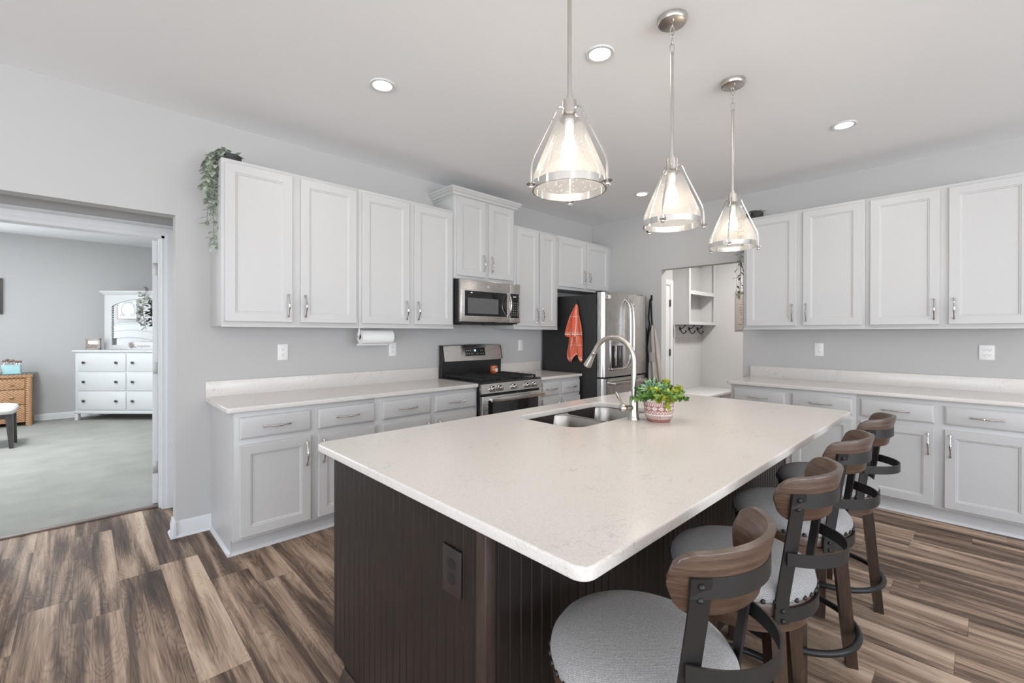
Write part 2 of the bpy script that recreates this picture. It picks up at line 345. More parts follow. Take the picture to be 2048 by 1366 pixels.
M['signboard'] = wood_mat('weathered_grey_board', (0.25, 0.215, 0.19), (0.34, 0.295, 0.265), (0.42, 0.375, 0.335), (1, 10, 10), 0.8, 0.0)
M['bronze'] = simple('oil_rubbed_bronze', (0.05, 0.042, 0.038), 0.45, 0.5)
M['white_furn'] = simple('white_furniture_paint', (0.60, 0.61, 0.61), 0.4, var=0.01)
M['wicker'] = wicker_mat()
M['mirror'] = simple('mirror_silver', (0.90, 0.91, 0.91), 0.015, 1.0, var=0.005)
M['teal'] = simple('teal_glaze', (0.42, 0.68, 0.72), 0.3, var=0.03)
M['pink'] = simple('pink_speckle', (0.72, 0.56, 0.53), 0.5, var=0.2, scale=140)
M['brush'] = simple('brush_bristle', (0.23, 0.15, 0.12), 0.9, var=0.4)
M['cream'] = fabric_mat('cream_upholstery', (0.62, 0.61, 0.55), (0.74, 0.73, 0.68), 260)
M['darkwood'] = wood_mat('dark_stained_wood', (0.035, 0.03, 0.03), (0.06, 0.052, 0.05), (0.09, 0.08, 0.075), (8, 8, 1), 0.4)
M['frame'] = wood_mat('greywashed_frame', (0.26, 0.23, 0.21), (0.38, 0.34, 0.31), (0.48, 0.44, 0.40), (6, 6, 6), 0.6, 0.0)
M['photo'] = simple('snapshot_print', (0.30, 0.24, 0.21), 0.4, var=0.9, scale=60)
M['plaque'] = simple('pale_carved_plaster', (0.66, 0.66, 0.65), 0.7, var=0.04)
M['display'] = simple('blue_display_digits', (0.4, 0.6, 0.8), 0.4, emit=((0.55, 0.80, 1.0), 4.0))
M['legend'] = simple('pale_printed_legend', (0.55, 0.54, 0.52), 0.5)
M['rubber'] = simple('dark_gasket', (0.015, 0.015, 0.015), 0.7)
M['flower'] = simple('dusty_rose_petal', (0.45, 0.30, 0.31), 0.8, var=0.3)
M['thresh'] = simple('transition_strip', (0.17, 0.13, 0.11), 0.5, var=0.1)

# ------------------------------------------------------------------ mesh helpers
class MB:
    def __init__(s): s.bm = bmesh.new()
    def _xf(s, vs, mat):
        if mat is not None:
            for v in vs: v.co = mat @ v.co
    def box(s, x0, x1, y0, y1, z0, z1, b=0.0, seg=2, mat=None):
        if x0 > x1: x0, x1 = x1, x0
        if y0 > y1: y0, y1 = y1, y0
        if z0 > z1: z0, z1 = z1, z0
        r = bmesh.ops.create_cube(s.bm, size=1.0); vs = r['verts']
        for v in vs:
            v.co = Vector(((x0+x1)/2+v.co.x*(x1-x0), (y0+y1)/2+v.co.y*(y1-y0), (z0+z1)/2+v.co.z*(z1-z0)))
        if b > 0:
            es = list({e for v in vs for e in v.link_edges})
            rr = bmesh.ops.bevel(s.bm, geom=es, offset=b, segments=seg, affect='EDGES', profile=0.5)
            vs = list({v for f in rr['faces'] for v in f.verts} | {v for v in vs if v.is_valid})
        s._xf(vs, mat); return s
    def loft(s, rings, closed=True, cap0=True, cap1=True, mat=None):
        R = [[s.bm.verts.new(Vector(p)) for p in ring] for ring in rings]
        n = len(R[0])
        for a, b in zip(R, R[1:]):
            for i in range(n if closed else n-1):
                j = (i+1) % n
                s.bm.faces.new((a[i], a[j], b[j], b[i]))
        if cap0 and closed: s.bm.faces.new(list(reversed(R[0])))
        if cap1 and closed: s.bm.faces.new(R[-1])
        s._xf([v for r in R for v in r], mat); return s
    def lathe(s, prof, n=32, mat=None, cap0=True, cap1=True, a0=0.0):
        rings = [[(r*math.cos(a0+2*PI*i/n), r*math.sin(a0+2*PI*i/n), z) for i in range(n)] for r, z in prof]
        return s.loft(rings, True, cap0, cap1, mat)
    def tube(s, pts, r, n=10, closed=False, mat=None, sx=1.0):
        pts = [Vector(p) for p in pts]; m = len(pts)
        rs = r if isinstance(r, (list, tuple)) else [r]*m
        tang = []
        for i in range(m):
            a = pts[i-1] if (i > 0 or closed) else pts[i]; b = pts[(i+1) % m] if (i < m-1 or closed) else pts[i]
            t = (b-a); tang.append(t.normalized() if t.length > 1e-9 else Vector((0, 0, 1)))
        t0 = tang[0]; ref = Vector((0, 0, 1)) if abs(t0.z) < 0.9 else Vector((1, 0, 0))
        nv = (ref - t0*ref.dot(t0)).normalized(); rings = []
        for i in range(m):
            if i > 0: nv = (nv - tang[i]*nv.dot(tang[i])).normalized()
            bv = tang[i].cross(nv)
            rings.append([pts[i] + (nv*math.cos(2*PI*k/n)*sx + bv*math.sin(2*PI*k/n))*rs[i] for k in range(n)])
        if closed: rings.append(rings[0])
        if closed:
            R = [[s.bm.verts.new(p) for p in ring] for ring in rings[:-1]]
            for i in range(m):
                a, b = R[i], R[(i+1) % m]
                for k in range(n): s.bm.faces.new((a[k], a[(k+1) % n], b[(k+1) % n], b[k]))
            s._xf([v for q in R for v in q], mat); return s
        return s.loft(rings, True, True, True, mat)
    def cyl(s, p0, p1, r0, r1=None, n=20):
        return s.tube([p0, p1], [r0, r0 if r1 is None else r1], n)
    def sphere(s, c, r, u=14, v=8, sc=(1, 1, 1)):
        rr = bmesh.ops.create_uvsphere(s.bm, u_segments=u, v_segments=v, radius=1.0)
        for x in rr['verts']: x.co = Vector((c[0]+x.co.x*r*sc[0], c[1]+x.co.y*r*sc[1], c[2]+x.co.z*r*sc[2]))
        return s
    def prism(s, poly, h0, h1, mat=None):
        return s.loft([[(x, y, h0) for x, y in poly], [(x, y, h1) for x, y in poly]], True, True, True, mat)
    def strip(s, path, width_dir, w, t_dir, t):
        """flat bar: path points, width along width_dir (callable or vec), thickness along t_dir (callable or vec)"""
        rings = []
        for i, p in enumerate(path):
            p = Vector(p); wd = Vector(width_dir(i) if callable(width_dir) else width_dir); td = Vector(t_dir(i) if callable(t_dir) else t_dir)
            rings.append([p-wd*w/2-td*t/2, p+wd*w/2-td*t/2, p+wd*w/2+td*t/2, p-wd*w/2+td*t/2])
        return s.loft(rings)
    def panel(s, x0, x1, z0, z1, yb, rings):
        """front panel in the xz plane, back at yb, facing -y. rings: list of (inset, y)"""
        R = [[(x0+i, y, z0+i), (x1-i, y, z0+i), (x1-i, y, z1-i), (x0+i, y, z1-i)] for i, y in [(0, yb)]+rings]
        return s.loft(R)
    def leaf(s, base, d, nrm, L, W, fold=0.25, curl=0.2):
        d = Vector(d).normalized(); nrm = Vector(nrm); nrm = (nrm-d*nrm.dot(d))
        nrm = nrm.normalized() if nrm.length > 1e-6 else d.orthogonal().normalized()
        sd = d.cross(nrm); base = Vector(base); prev = None
        prof = [(0.0, 0.08), (0.2, 0.65), (0.45, 1.0), (0.75, 0.72), (1.0, 0.04)]
        for t, w in prof:
            c = base + d*(L*t) - nrm*(curl*L*t*t)
            e = sd*(W*w/2)
            row = (s.bm.verts.new(c-e+nrm*(fold*W*w/2)), s.bm.verts.new(c), s.bm.verts.new(c+e+nrm*(fold*W*w/2)))
            if prev:
                s.bm.faces.new((prev[0], prev[1], row[1], row[0])); s.bm.faces.new((prev[1], prev[2], row[2], row[1]))
            prev = row
        return s
    def build(s, name, mat, parent=None, smooth=40, loc=None, fix=True):
        if fix: bmesh.ops.recalc_face_normals(s.bm, faces=s.bm.faces[:])
        me = bpy.data.meshes.new(name); s.bm.to_mesh(me); s.bm.free()
        if smooth:
            for p in me.polygons: p.use_smooth = True
            me.set_sharp_from_angle(angle=math.radians(smooth))
        for k in (mat if isinstance(mat, (list, tuple)) else [mat]):
            me.materials.append(M[k] if isinstance(k, str) else k)
        o = bpy.data.objects.new(name, me); COL.objects.link(o)
        if parent: o.parent = parent
        if loc: o.location = loc
        return o
def tag(o, label, cat, group=None, kind=None):
    o['label'] = label; o['category'] = cat
    if group: o['group'] = group
    if kind: o['kind'] = kind
    return o
def thing(name, label, cat, loc=(0, 0, 0), rotz=0.0, group=None):
    o = bpy.data.objects.new(name, None); COL.objects.link(o); o.empty_display_size = 0.1
    o.location = loc; o.rotation_euler = (0, 0, rotz)
    return tag(o, label, cat, group)
def struct(name, mb, mat, parent=None):
    o = mb.build(name, mat, parent, smooth=30)
    if not parent: o['kind'] = 'structure'
    return o
def dup(root, loc, rotz, label, group=None):
    r = root.copy(); COL.objects.link(r); r.location = loc; r.rotation_euler = (0, 0, rotz); r['label'] = label
    if group: r['group'] = group
    def rec(src, dst):
        for ch in list(src.children):
            c = ch.copy(); COL.objects.link(c); c.parent = dst; rec(ch, c)
    rec(root, r)
    return r
def text(name, s, size, mat, parent, loc, rot, align='CENTER', depth=0.0006):
    cu = bpy.data.curves.new(name, 'FONT'); cu.body = s; cu.size = size; cu.extrude = depth; cu.align_x = align; cu.align_y = 'CENTER'
    cu.materials.append(M[mat]); t = bpy.data.objects.new(name, cu); COL.objects.link(t)
    bpy.context.view_layer.update()
    me = bpy.data.meshes.new_from_object(t.evaluated_get(bpy.context.evaluated_depsgraph_get()))
    bpy.data.objects.remove(t, do_unlink=True)
    o = bpy.data.objects.new(name, me); COL.objects.link(o)
    o.parent = parent; o.location = loc; o.rotation_euler = rot
    return o
def rrect(x0, x1, y0, y1, r, n=6):
    P = []
    for cx, cy, a in ((x1-r, y1-r, 0), (x0+r, y1-r, 90), (x0+r, y0+r, 180), (x1-r, y0+r, 270)):
        for i in range(n+1):
            t = math.radians(a+90*i/n); P.append((cx+r*math.cos(t), cy+r*math.sin(t)))
    return P
def slab(name, outer, holes, z0, z1, bev, mat, parent=None):
    """slab with holes and eased edges from a filled 2-D curve"""
    cu = bpy.data.curves.new(name, 'CURVE'); cu.dimensions = '2D'; cu.fill_mode = 'BOTH'
    cu.extrude = (z1-z0)/2-bev; cu.bevel_depth = bev; cu.bevel_resolution = 3; cu.offset = -bev
    for loop in [outer]+holes:
        sp = cu.splines.new('POLY'); sp.points.add(len(loop)-1); sp.use_cyclic_u = True
        for p, (x, y) in zip(sp.points, loop): p.co = (x, y, 0, 1)
    t = bpy.data.objects.new(name, cu); COL.objects.link(t)
    bpy.context.view_layer.update()
    me = bpy.data.meshes.new_from_object(t.evaluated_get(bpy.context.evaluated_depsgraph_get()))
    bpy.data.objects.remove(t, do_unlink=True)
    me.name = name
    for p in me.polygons: p.use_smooth = True
    me.set_sharp_from_angle(angle=math.radians(35))
    me.materials.clear(); me.materials.append(M[mat])
    me.transform(Matrix.Translation((0, 0, (z0+z1)/2)))
    o = bpy.data.objects.new(name, me); COL.objects.link(o)
    if parent: o.parent = parent
    return o

# ------------------------------------------------------------------ the setting
XW = -4.612                      # end of the stove wall, at the opening to the hall
T = 0.115
struct('floor', MB().box(-9.62, 3.2, -8.12, 0.76, -0.06, 0.0), 'floor')
struct('ceiling', MB().box(-9.62, 3.2, -8.12, 6.4, HC, HC+0.08), 'ceil')
mb = MB().box(XW, 0.0, 0, T, 0, HC)
mb.box(-7.0, XW, 0, T, 2.141, HC).box(-9.62, -7.0, 0, T, 0, HC)
struct('wall_north', mb, 'wall')
OP0, OP1, OPH = -1.032, -1.962, 2.131    # opening to the mudroom
mb = MB().box(0, T, OP0, T, 0, HC).box(0, T, -8.12, OP1, 0, HC).box(0, T, OP1, OP0, OPH, HC)
struct('wall_east', mb, 'wall')
def wall_with_windows(name, axis, a0, a1, c0, c1, wins):
    mb = MB(); last = a0
    def bx(p, q, z0, z1):
        if axis == 'x': mb.box(p, q, c0, c1, z0, z1)
        else: mb.box(c0, c1, p, q, z0, z1)
    for (p, q, z0, z1) in sorted(wins):
        bx(last, p, 0, HC); bx(p, q, 0, z0); bx(p, q, z1, HC); last = q
    bx(last, a1, 0, HC)
    return struct(name, mb, 'wall')
wall_with_windows('wall_south', 'x', -9.62, T, -8.12, -8.0, SOUTH_WIN)
wall_with_windows('wall_west', 'y', -8.0, 0.0, -9.62, -9.5, WEST_WIN)
# hall recess and bedroom
DX0, DX1, DH = -5.52, -4.602, 2.105
YD0, YD1 = 0.66, 0.77
mb = MB().box(-7.0, DX0, YD0, YD1, 0, HC).box(DX1, -2.9, YD0, YD1, 0, HC).box(DX0, DX1, YD0, YD1, DH, HC)
struct('wall_hall', mb, 'wall')
struct('wall_hall_right', MB().box(-4.49, -4.38, T, YD0, 0, HC), 'wall')
struct('wall_hall_left', MB().box(-7.1, -7.0, T, YD0, 0, HC), 'wall')
struct('wall_bedroom_far', MB().box(-8.1, -7.7, 6.25, 6.37, 0, HC).box(-6.5, -2.8, 6.25, 6.37, 0, HC).box(-7.7, -6.5, 6.25, 6.37, 0, 0.7).box(-7.7, -6.5, 6.25, 6.37, 2.3, HC), 'wall')
struct('wall_bedroom_right', MB().box(-2.9, -2.8, YD1, 6.25, 0, HC), 'wall')
mb = MB().box(-8.12, -8.0, YD0, 1.7, 0, HC).box(-8.12, -8.0, 4.1, 6.25, 0, HC).box(-8.12, -8.0, 1.7, 4.1, 0, 0.75).box(-8.12, -8.0, 1.7, 4.1, 2.25, HC)
mb.box(-8.12, -7.0, YD0, YD1, 0, HC)
struct('wall_bedroom_left', mb, 'wall')
o = MB().box(-8.0, -2.9, 0.745, 6.25, -0.05, 0.012).build('floor_bedroom', 'carpet'); o['kind'] = 'structure'
def casing_profile(w, t):
    return [(0, 0), (0, t*0.55), (w*0.12, t*0.62), (w*0.2, t*0.9), (w*0.62, t), (w*0.72, t*0.7), (w*0.85, t*0.6), (w*0.93, t*0.8), (w, t*0.5), (w, 0)]
# door casing with mitred profile: legs and head (outer edge = w, inner edge = 0)
def casing(name, x0, x1, h, yface, w=0.088, t=0.018, parent=None):
    pr = casing_profile(w, t); mb = MB()
    mb.loft([[(x1+a, yface-b, 0) for a, b in pr], [(x1+a, yface-b, h+a) for a, b in pr]])
    mb.loft([[(x0-a, yface-b, 0) for a, b in pr], [(x0-a, yface-b, h+a) for a, b in pr]])
    mb.loft([[(x0-a, yface-b, h+a) for a, b in pr], [(x1+a, yface-b, h+a) for a, b in pr]])
    return struct(name, mb, 'trim', parent)
casing('trim_1', DX0, DX1, DH, YD0)
struct('trim_2', MB().box(DX1-0.018, DX1, YD0-0.004, YD1+0.004, 0, DH).box(DX0, DX0+0.018, YD0-0.004, YD1+0.004, 0, DH).box(DX0, DX1, YD0-0.004, YD1+0.004, DH-0.018, DH)
       .box(DX1-0.03, DX1-0.018, 0.70, 0.735, 0, DH-0.018), 'trim')
struct('trim_3', MB().box(DX0, DX1, 0.722, 0.768, 0.0, 0.014, 0.004), 'thresh')
# bedroom door, swung open into the bedroom
d = MB().box(0, 0.035, 0.0, 0.86, 0.02, 2.08, 0.002).build('door_1', 'trim'); d['kind'] = 'structure'
d.location = (DX1-0.062, YD1+0.012, 0); d.rotation_euler = (0, 0, math.radians(-7.5))
for z in (1.86, 1.08, 0.30):
    MB().box(0.003, 0.032, -0.003, 0.0005, z-0.045, z+0.045, 0.001).cyl((0.037, -0.006, z-0.046), (0.037, -0.006, z+0.046), 0.006).build('hinge', 'hinge', d)
# baseboards
def base_prof(y0, sgn, h=0.105, t=0.014):
    return [(0, 0), (sgn*(t+0.016), 0), (sgn*(t+0.015), 0.008), (sgn*(t+0.010), 0.015), (sgn*t, 0.019), (sgn*t, h*0.72), (sgn*t*0.75, h*0.80), (sgn*t*0.75, h*0.88), (sgn*t*0.3, h), (0, h)]
def baseboard(name, p0, p1, nrm):
    n = Vector((*nrm, 0)); mb = MB(); pr = base_prof(0, 1)
    a, b = Vector((*p0, 0)), Vector((*p1, 0))
    mb.loft([[a+n*u+Vector((0, 0, v)) for u, v in pr], [b+n*u+Vector((0, 0, v)) for u, v in pr]])
    return struct(name, mb, 'trim')
baseboard('baseboard_north', (XW-0.03, 0), (-4.412, 0), (0, -1))
baseboard('baseboard_north_end', (XW, -0.03), (XW, T), (-1, 0))
baseboard('baseboard_bedroom', (-8.0, 6.25), (-2.9, 6.25), (0, -1))
baseboard('baseboard_bedroom_left', (-8.0, 0.77), (-8.0, 6.25), (1, 0))
baseboard('baseboard_east', (0, -4.05), (0, -8.0), (-1, 0))
# mudroom
struct('wall_mudroom_back', MB().box(T, 2.32, -0.55, -0.43, 0, HC), 'wall')
struct('wall_mudroom_far', MB().box(2.2, 2.32, -3.6, -0.55, 0, HC), 'wall')
struct('wall_mudroom_near', MB().box(T, 2.32, -3.72, -3.6, 0, HC), 'wall')
casing('trim_4', 0.24, 1.163, 2.06, -0.55, w=0.085)
d2 = MB().box(0.25, 1.153, -0.556, -0.55, 0.01, 2.05, 0.001).build('door_2', 'trim'); d2['kind'] = 'structure'
for z in (1.80, 1.08, 0.25):
    MB().box(1.133, 1.160, -0.572, -0.556, z-0.05, z+0.05, 0.002).build('hinge', 'bronze', d2)

# ------------------------------------------------------------------ cabinets
def handle_mb(c, axis, L=0.16, proj=0.030):
    """ornate arched pull lying on the plane y=c[1], bowing toward -y; axis 'x' or 'z'"""
    mb = MB(); pts = []; rs = []; n = 30
    for i in range(n+1):
        t = i/n; u = (t-0.5)*L
        y = -proj*math.sin(PI*t)**0.75-0.004
        r = 0.0042
        r += 0.0042*math.exp(-((t-0.04)/0.03)**2)+0.0042*math.exp(-((t-0.96)/0.03)**2)
        r += 0.0030*math.exp(-((t-0.5)/0.13)**2)
        for k in (0.38, 0.44, 0.56, 0.62): r += 0.0020*math.exp(-((t-k)/0.012)**2)
        pts.append((c[0]+u, c[1]+y, c[2]) if axis == 'x' else (c[0], c[1]+y, c[2]+u)); rs.append(r)
    mb.tube(pts, rs, 8)
    for t in (0.03, 0.97):
        u = (t-0.5)*L
        p = (c[0]+u, c[1], c[2]) if axis == 'x' else (c[0], c[1], c[2]+u)
        mb.cyl(p, (p[0], p[1]-0.007, p[2]), 0.0055, 0.004, 10)
    return mb
def door_part(parent, x0, x1, z0, z1, yb, yf, handle=None, hz=None, fr=0.057):
    d = MB().panel(x0, x1, z0, z1, yb, [(0, yf+0.003), (0.003, yf), (fr, yf), (fr+0.003, yf+0.004), (fr+0.009, yf+0.005), (fr+0.014, yf+0.010)]).build('door', 'cab', parent, smooth=25)
    if handle:
        hx = x1-0.030 if handle == 'r' else x0+0.030
        handle_mb((hx, yf, hz), 'z').build('handle', 'chrome', d)
    return d
def drawer_part(parent, x0, x1, z0, z1, yb, yf):
    d = MB().panel(x0, x1, z0, z1, yb, [(0, yf+0.007), (0.004, yf+0.004), (0.012, yf+0.001), (0.016, yf)]).build('drawer', 'cab', parent, smooth=25)
    handle_mb(((x0+x1)/2, yf, (z0+z1)/2), 'x').build('handle', 'chrome', d)
def upper(label, loc, rotz, w, z0, z1, doors, depth=0.333, hz=None, group=None, lip=True, crown=None):
    t = thing('wall_cabinet', label, 'cabinet', loc, rotz, group)
    mb = MB().box(0, w, -depth, -0.0, z0+0.004, z1, 0.0015)
    if lip: mb.box(0, w, -depth-0.001, -depth+0.018, z0, z0+0.01)
    mb.build('carcass', 'cab', t)
    for (x0, x1, hand) in doors:
        door_part(t, x0, x1, z0+0.0346, z1-0.026, -depth, -depth-0.020, hand, (z0+0.151) if hz is None else hz)
    if crown:
        pr = [(0, 0), (0.006, 0), (0.008, 0.012), (0.022, 0.018), (0.030, 0.035), (0.046, 0.048), (0.050, 0.060), (0.058, 0.063), (0.058, 0.082), (0, 0.082)]
        zc = z1-0.03; d = depth+0.001
        rings = []
        for (cx, cy, sx, sy) in ((0, 0, -1, 0), (0, -d, -1, -1), (w, -d, 1, -1), (w, 0, 1, 0)):
            rings.append([(cx+sx*a, cy+sy*a, zc+b) for a, b in pr])
        MB().loft(rings).build('crown_moulding', 'cab', t, smooth=25)
    return t
Z0, Z1 = 1.3998, 2.488
XA, XB, XC, XD_, XE = -4.417, -3.497, -2.583, -1.806, -1.108
upper('white two-door wall cabinet at the open end beside the hall, trailing plant on top', (XA, 0, 0), 0, XB-XA-0.001, Z0, Z1, [(0.018, 0.427, 'r'), (0.483, 0.896, 'l')])
upper('white two-door wall cabinet above the paper towel roll, left of the microwave', (XB, 0, 0), 0, XC-XB-0.001, Z0, Z1, [(0.024, 0.441, 'r'), (0.494, 0.889, 'l')])
upper('tall white wall cabinet with crown moulding above the microwave', (XC, 0, 0), 0, XD_-XC-0.001, 1.864, 2.655, [(0.034, 0.375, 'r'), (0.423, 0.755, 'l')], hz=2.035, lip=False, crown=True)
upper('narrow white two-door wall cabinet between the microwave and the fridge', (XD_, 0, 0), 0, XE-XD_-0.001, Z0, Z1, [(0.033, 0.355, 'r'), (0.388, 0.648, 'l')])
upper('short white two-door cabinet above the refrigerator', (XE, 0, 0), 0, 1.106, 1.868, Z1, [(0.010, 0.503, 'r'), (0.544, 0.995, 'l')], hz=2.04, lip=False)
RZ = -PI/2
upper('white wall cabinet next to the mudroom opening on the right-hand wall', (0, -2.085, 0), RZ, 0.952, Z0, Z1, [(0.026, 0.452, 'r'), (0.504, 0.929, 'l')])
upper('white wall cabinet farthest right, above the wide multi-port outlet', (0, -3.038, 0), RZ, 0.95, Z0, Z1, [(0.031, 0.449, 'r'), (0.498, 0.917, 'l')])

def base(label, loc, rotz, w, cols, end_left=False, depth=0.612, zt=0.884):
    t = thing('base_cabinet', label, 'cabinet', loc, rotz)
    mb = MB().box(0, w, -depth, -0.002, 0.105, zt, 0.0015)
    mb.box(0.0, w, -0.543, -0.02, 0.0, 0.106)
    mb.build('carcass', 'cab', t)
    if end_left:   # finished end panel with toe notch
        P = [(-0.002, 0), (-0.545, 0), (-0.545, 0.103), (-depth, 0.103), (-depth, zt), (-0.002, zt)]
        MB().loft([[(-0.006, a, b) for a, b in P], [(0.001, a, b) for a, b in P]]).build('end_panel', 'cab', t)
    pr = [(0, 0), (0.016, 0), (0.015, 0.008), (0.010, 0.015), (0.0, 0.019)]
    mb = MB().loft([[((-0.022 if end_left else 0), -0.543-a, b) for a, b in pr], [(w, -0.543-a, b) for a, b in pr]])
    if end_left: mb.loft([[(-0.006-a, -0.003, b) for a, b in pr], [(-0.006-a, -0.559, b) for a, b in pr]])
    mb.build('shoe_moulding', 'trim', t)
    for (x0, x1, hand) in cols:
        drawer_part(t, x0, x1, 0.716, 0.848, -depth, -depth-0.021)
        door_part(t, x0, x1, 0.1225, 0.679, -depth, -depth-0.021, hand, 0.566, fr=0.056)
base('white base cabinet at the hall end with its painted end panel showing', (-4.405, 0, 0), 0, 0.9, [(0.029, 0.442, 'r'), (0.492, 0.898, 'l')], True)
base('white base cabinet directly left of the gas range', (-3.504, 0, 0), 0, 0.972, [(0.061, 0.479, 'r'), (0.527, 0.954, 'l')])
base('small white base cabinet between the range and the fridge', (-1.722, 0, 0), 0, 0.664, [(0.042, 0.303, 'r'), (0.350, 0.653, 'l')])
base('white base cabinet next to the mudroom opening, behind the island', (0, -2.073, 0), RZ, 0.951, [(0.023, 0.448, 'r'), (0.502, 0.926, 'l')], True)
base('white base cabinet farthest right with two arched pulls on its doors', (0, -3.025, 0), RZ, 0.95, [(0.026, 0.448, 'r'), (0.503, 0.921, 'l')])

def counter(label, loc, rotz, w, x0=0.0, sp0=0.0, r=(0.02, 0.02)):
    t = thing('countertop', label, 'countertop', loc, rotz)
    P = [(x0, -0.0), (x0, -0.648+r[0])]+[(x0+r[0]-r[0]*math.cos(a), -0.648+r[0]-r[0]*math.sin(a)) for a in [PI/10*i for i in range(1, 6)]]
    P += [(w-r[1]+r[1]*math.sin(a), -0.648+r[1]-r[1]*math.cos(a)) for a in [PI/10*i for i in range(0, 6)]]+[(w, 0)]
    slab('slab', P, [], 0.884, 0.914, 0.004, 'quartz', t)
    MB().box(sp0, w, -0.02, 0, 0.9138, 1.0235, 0.0015).build('backsplash', 'quartz', t)
counter('long white quartz worktop left of the range with a low backsplash', (-4.447, 0, 0), 0, 1.915)
counter('short white quartz worktop between the range and the fridge', (-1.722, 0, 0), 0, 0.672, r=(0.004, 0.01))
counter('white quartz worktop along the right-hand wall under the wall cabinets', (0, -2.04, 0), RZ, 1.945, sp0=-0.0)

# ------------------------------------------------------------------ island
isl = thing('kitchen_island', 'dark espresso beadboard island with a recessed toe kick', 'island', (-4.34, -2.86, 0))
LX, LY = 2.47, 0.925           # base size along x, y
def beadboard_rings(length, pitch=0.0408, g=0.007, dep=0.0045):
    pts = [(0.0, 0.0)]; u = pitch*0.5
    while u+g < length:
        pts += [(u-g/2, 0.0), (u, -dep), (u+g/2, 0.0)]; u += pitch
    pts.append((length, 0.0)); return pts
mb = MB().box(0.012, LX-0.012, 0.012, LY-0.10, 0.0, 0.105).box(0.012, LX-0.012, 0.012, LY-0.02, 0.105, 0.64)
for a in ((0.012, LX-0.012, 0.012, 0.035), (0.012, LX-0.012, LY-0.045, LY-0.02), (0.012, 0.035, 0.035, LY-0.045), (LX-0.035, LX-0.012, 0.035, LY-0.045)): mb.box(*a, 0.64, 0.884)
mb.build('carcass', 'espresso', isl)
pr = beadboard_rings(LY-0.03)
mb = MB(); ring0 = []; ring1 = []
pts = [(0.0-(-v), 0.028+u*1.0) for u, v in pr]
pts = [(-v, 0.028+u) for u, v in pr]
poly = pts+[(0.013, pts[-1][1]), (0.013, 0.028)]
mb = MB().prism(poly, 0.105, 0.884)
# panel foot in front of the toe-kick recess
pf = [(x, min(y, LY-0.10)) for x, y in poly]
mb.prism(pf, 0.0, 0.105)
mb.build('end_panel', 'espresso', isl, smooth=20)
pr = beadboard_rings(LX-0.04)
poly = [(0.02+u, 0.0-v) for u, v in pr]+[(LX-0.02, 0.013), (0.02, 0.013)]
MB().prism(poly, 0.0, 0.884).build('back_panel', 'espresso', isl, smooth=20)
MB().box(-0.003, 0.030, -0.003, 0.034, 0.0, 0.884, 0.002).build('corner_trim', 'espresso_trim', isl)
MB().box(LX-0.03, LX+0.003, -0.003, 0.034, 0.0, 0.884, 0.002).build('corner_trim', 'espresso_trim', isl)
MB().box(LX-0.012, LX, 0.03, LY, 0.0, 0.884).build('end_panel', 'espresso', isl)
prf = [(0, 0), (0.018, 0), (0.018, 0.058), (0.014, 0.066), (0.009, 0.072), (0.006, 0.084), (0.0, 0.09)]
mb = MB().loft([[(-0.002-a, LY-0.10, b) for a, b in prf], [(-0.002-a, -0.004, b) for a, b in prf]])
mb.loft([[(-0.02, -0.002-a, b) for a, b in prf], [(LX+0.01, -0.002-a, b) for a, b in prf]])
mb.build('base_moulding', 'espresso_trim', isl)
for i, (a, b) in enumerate(((0.02, 0.62), (0.63, 1.24), (1.25, 1.85), (1.86, 2.45))):
    MB().panel(a, b, -0.0, 0.0, 0, [(0, 0)]) if 0 else None
    dd = MB().loft([[(a+k, LY-0.02+y, 0.12+k), (b-k, LY-0.02+y, 0.12+k), (b-k, LY-0.02+y, 0.86-k), (a+k, LY-0.02+y, 0.86-k)] for k, y in ((0, 0), (0, 0.018), (0.055, 0.018), (0.065, 0.008))]).build('door', 'espresso', isl)
SX0, SX1, SY0, SY1 = -3.385, -2.615, -2.392, -1.978
ctop = slab('island_countertop', rrect(-4.374, -1.842, -3.188, -1.832, 0.035, 8), [rrect(SX0, SX1, SY0, SY1, 0.085, 8)], 0.884, 0.914, 0.005, 'quartz')
tag(ctop, 'large white veined quartz top of the island with a sink cut-out', 'countertop')
# sink
snk = thing('double_bowl_sink', 'undermount stainless double sink set into the island top', 'sink', (-3.0, -2.185, 0.884))
def lc(P): return [(x+3.0, y+2.185) for x, y in P]
bw = [(SX0-0.006, -3.012), (-2.992, SX1+0.006)]
sy0, sy1 = SY0-0.006, SY1+0.006
slab('rim', lc(rrect(SX0-0.03, SX1+0.03, SY0-0.03, SY1+0.03, 0.09, 6)), [lc(rrect(a, b, sy0, sy1, 0.09, 8)) for a, b in bw], -0.004, -0.0002, 0.0008, 'sink', snk)
for a, b in bw:
    rings = []
    for z, ins, r in ((-0.003, -0.002, 0.09), (-0.010, 0.001, 0.088), (-0.15, 0.008, 0.08), (-0.19, 0.02, 0.07), (-0.205, 0.05, 0.05), (-0.207, 0.12, 0.03)):
        rings.append([(x, y, z) for x, y in lc(rrect(a+ins, b-ins, sy0+ins, sy1-ins, r, 8))])
    bo = MB().loft(rings, True, False, True).build('bowl', 'sink', snk, smooth=50)
    cx = (a+b)/2+3.0
    MB().lathe([(0.045, -0.2068), (0.045, -0.203), (0.038, -0.2025), (0.034, -0.206), (0.006, -0.2062)], 24, Matrix.Translation((cx, 0, 0))).build('drain', 'chrome', bo)
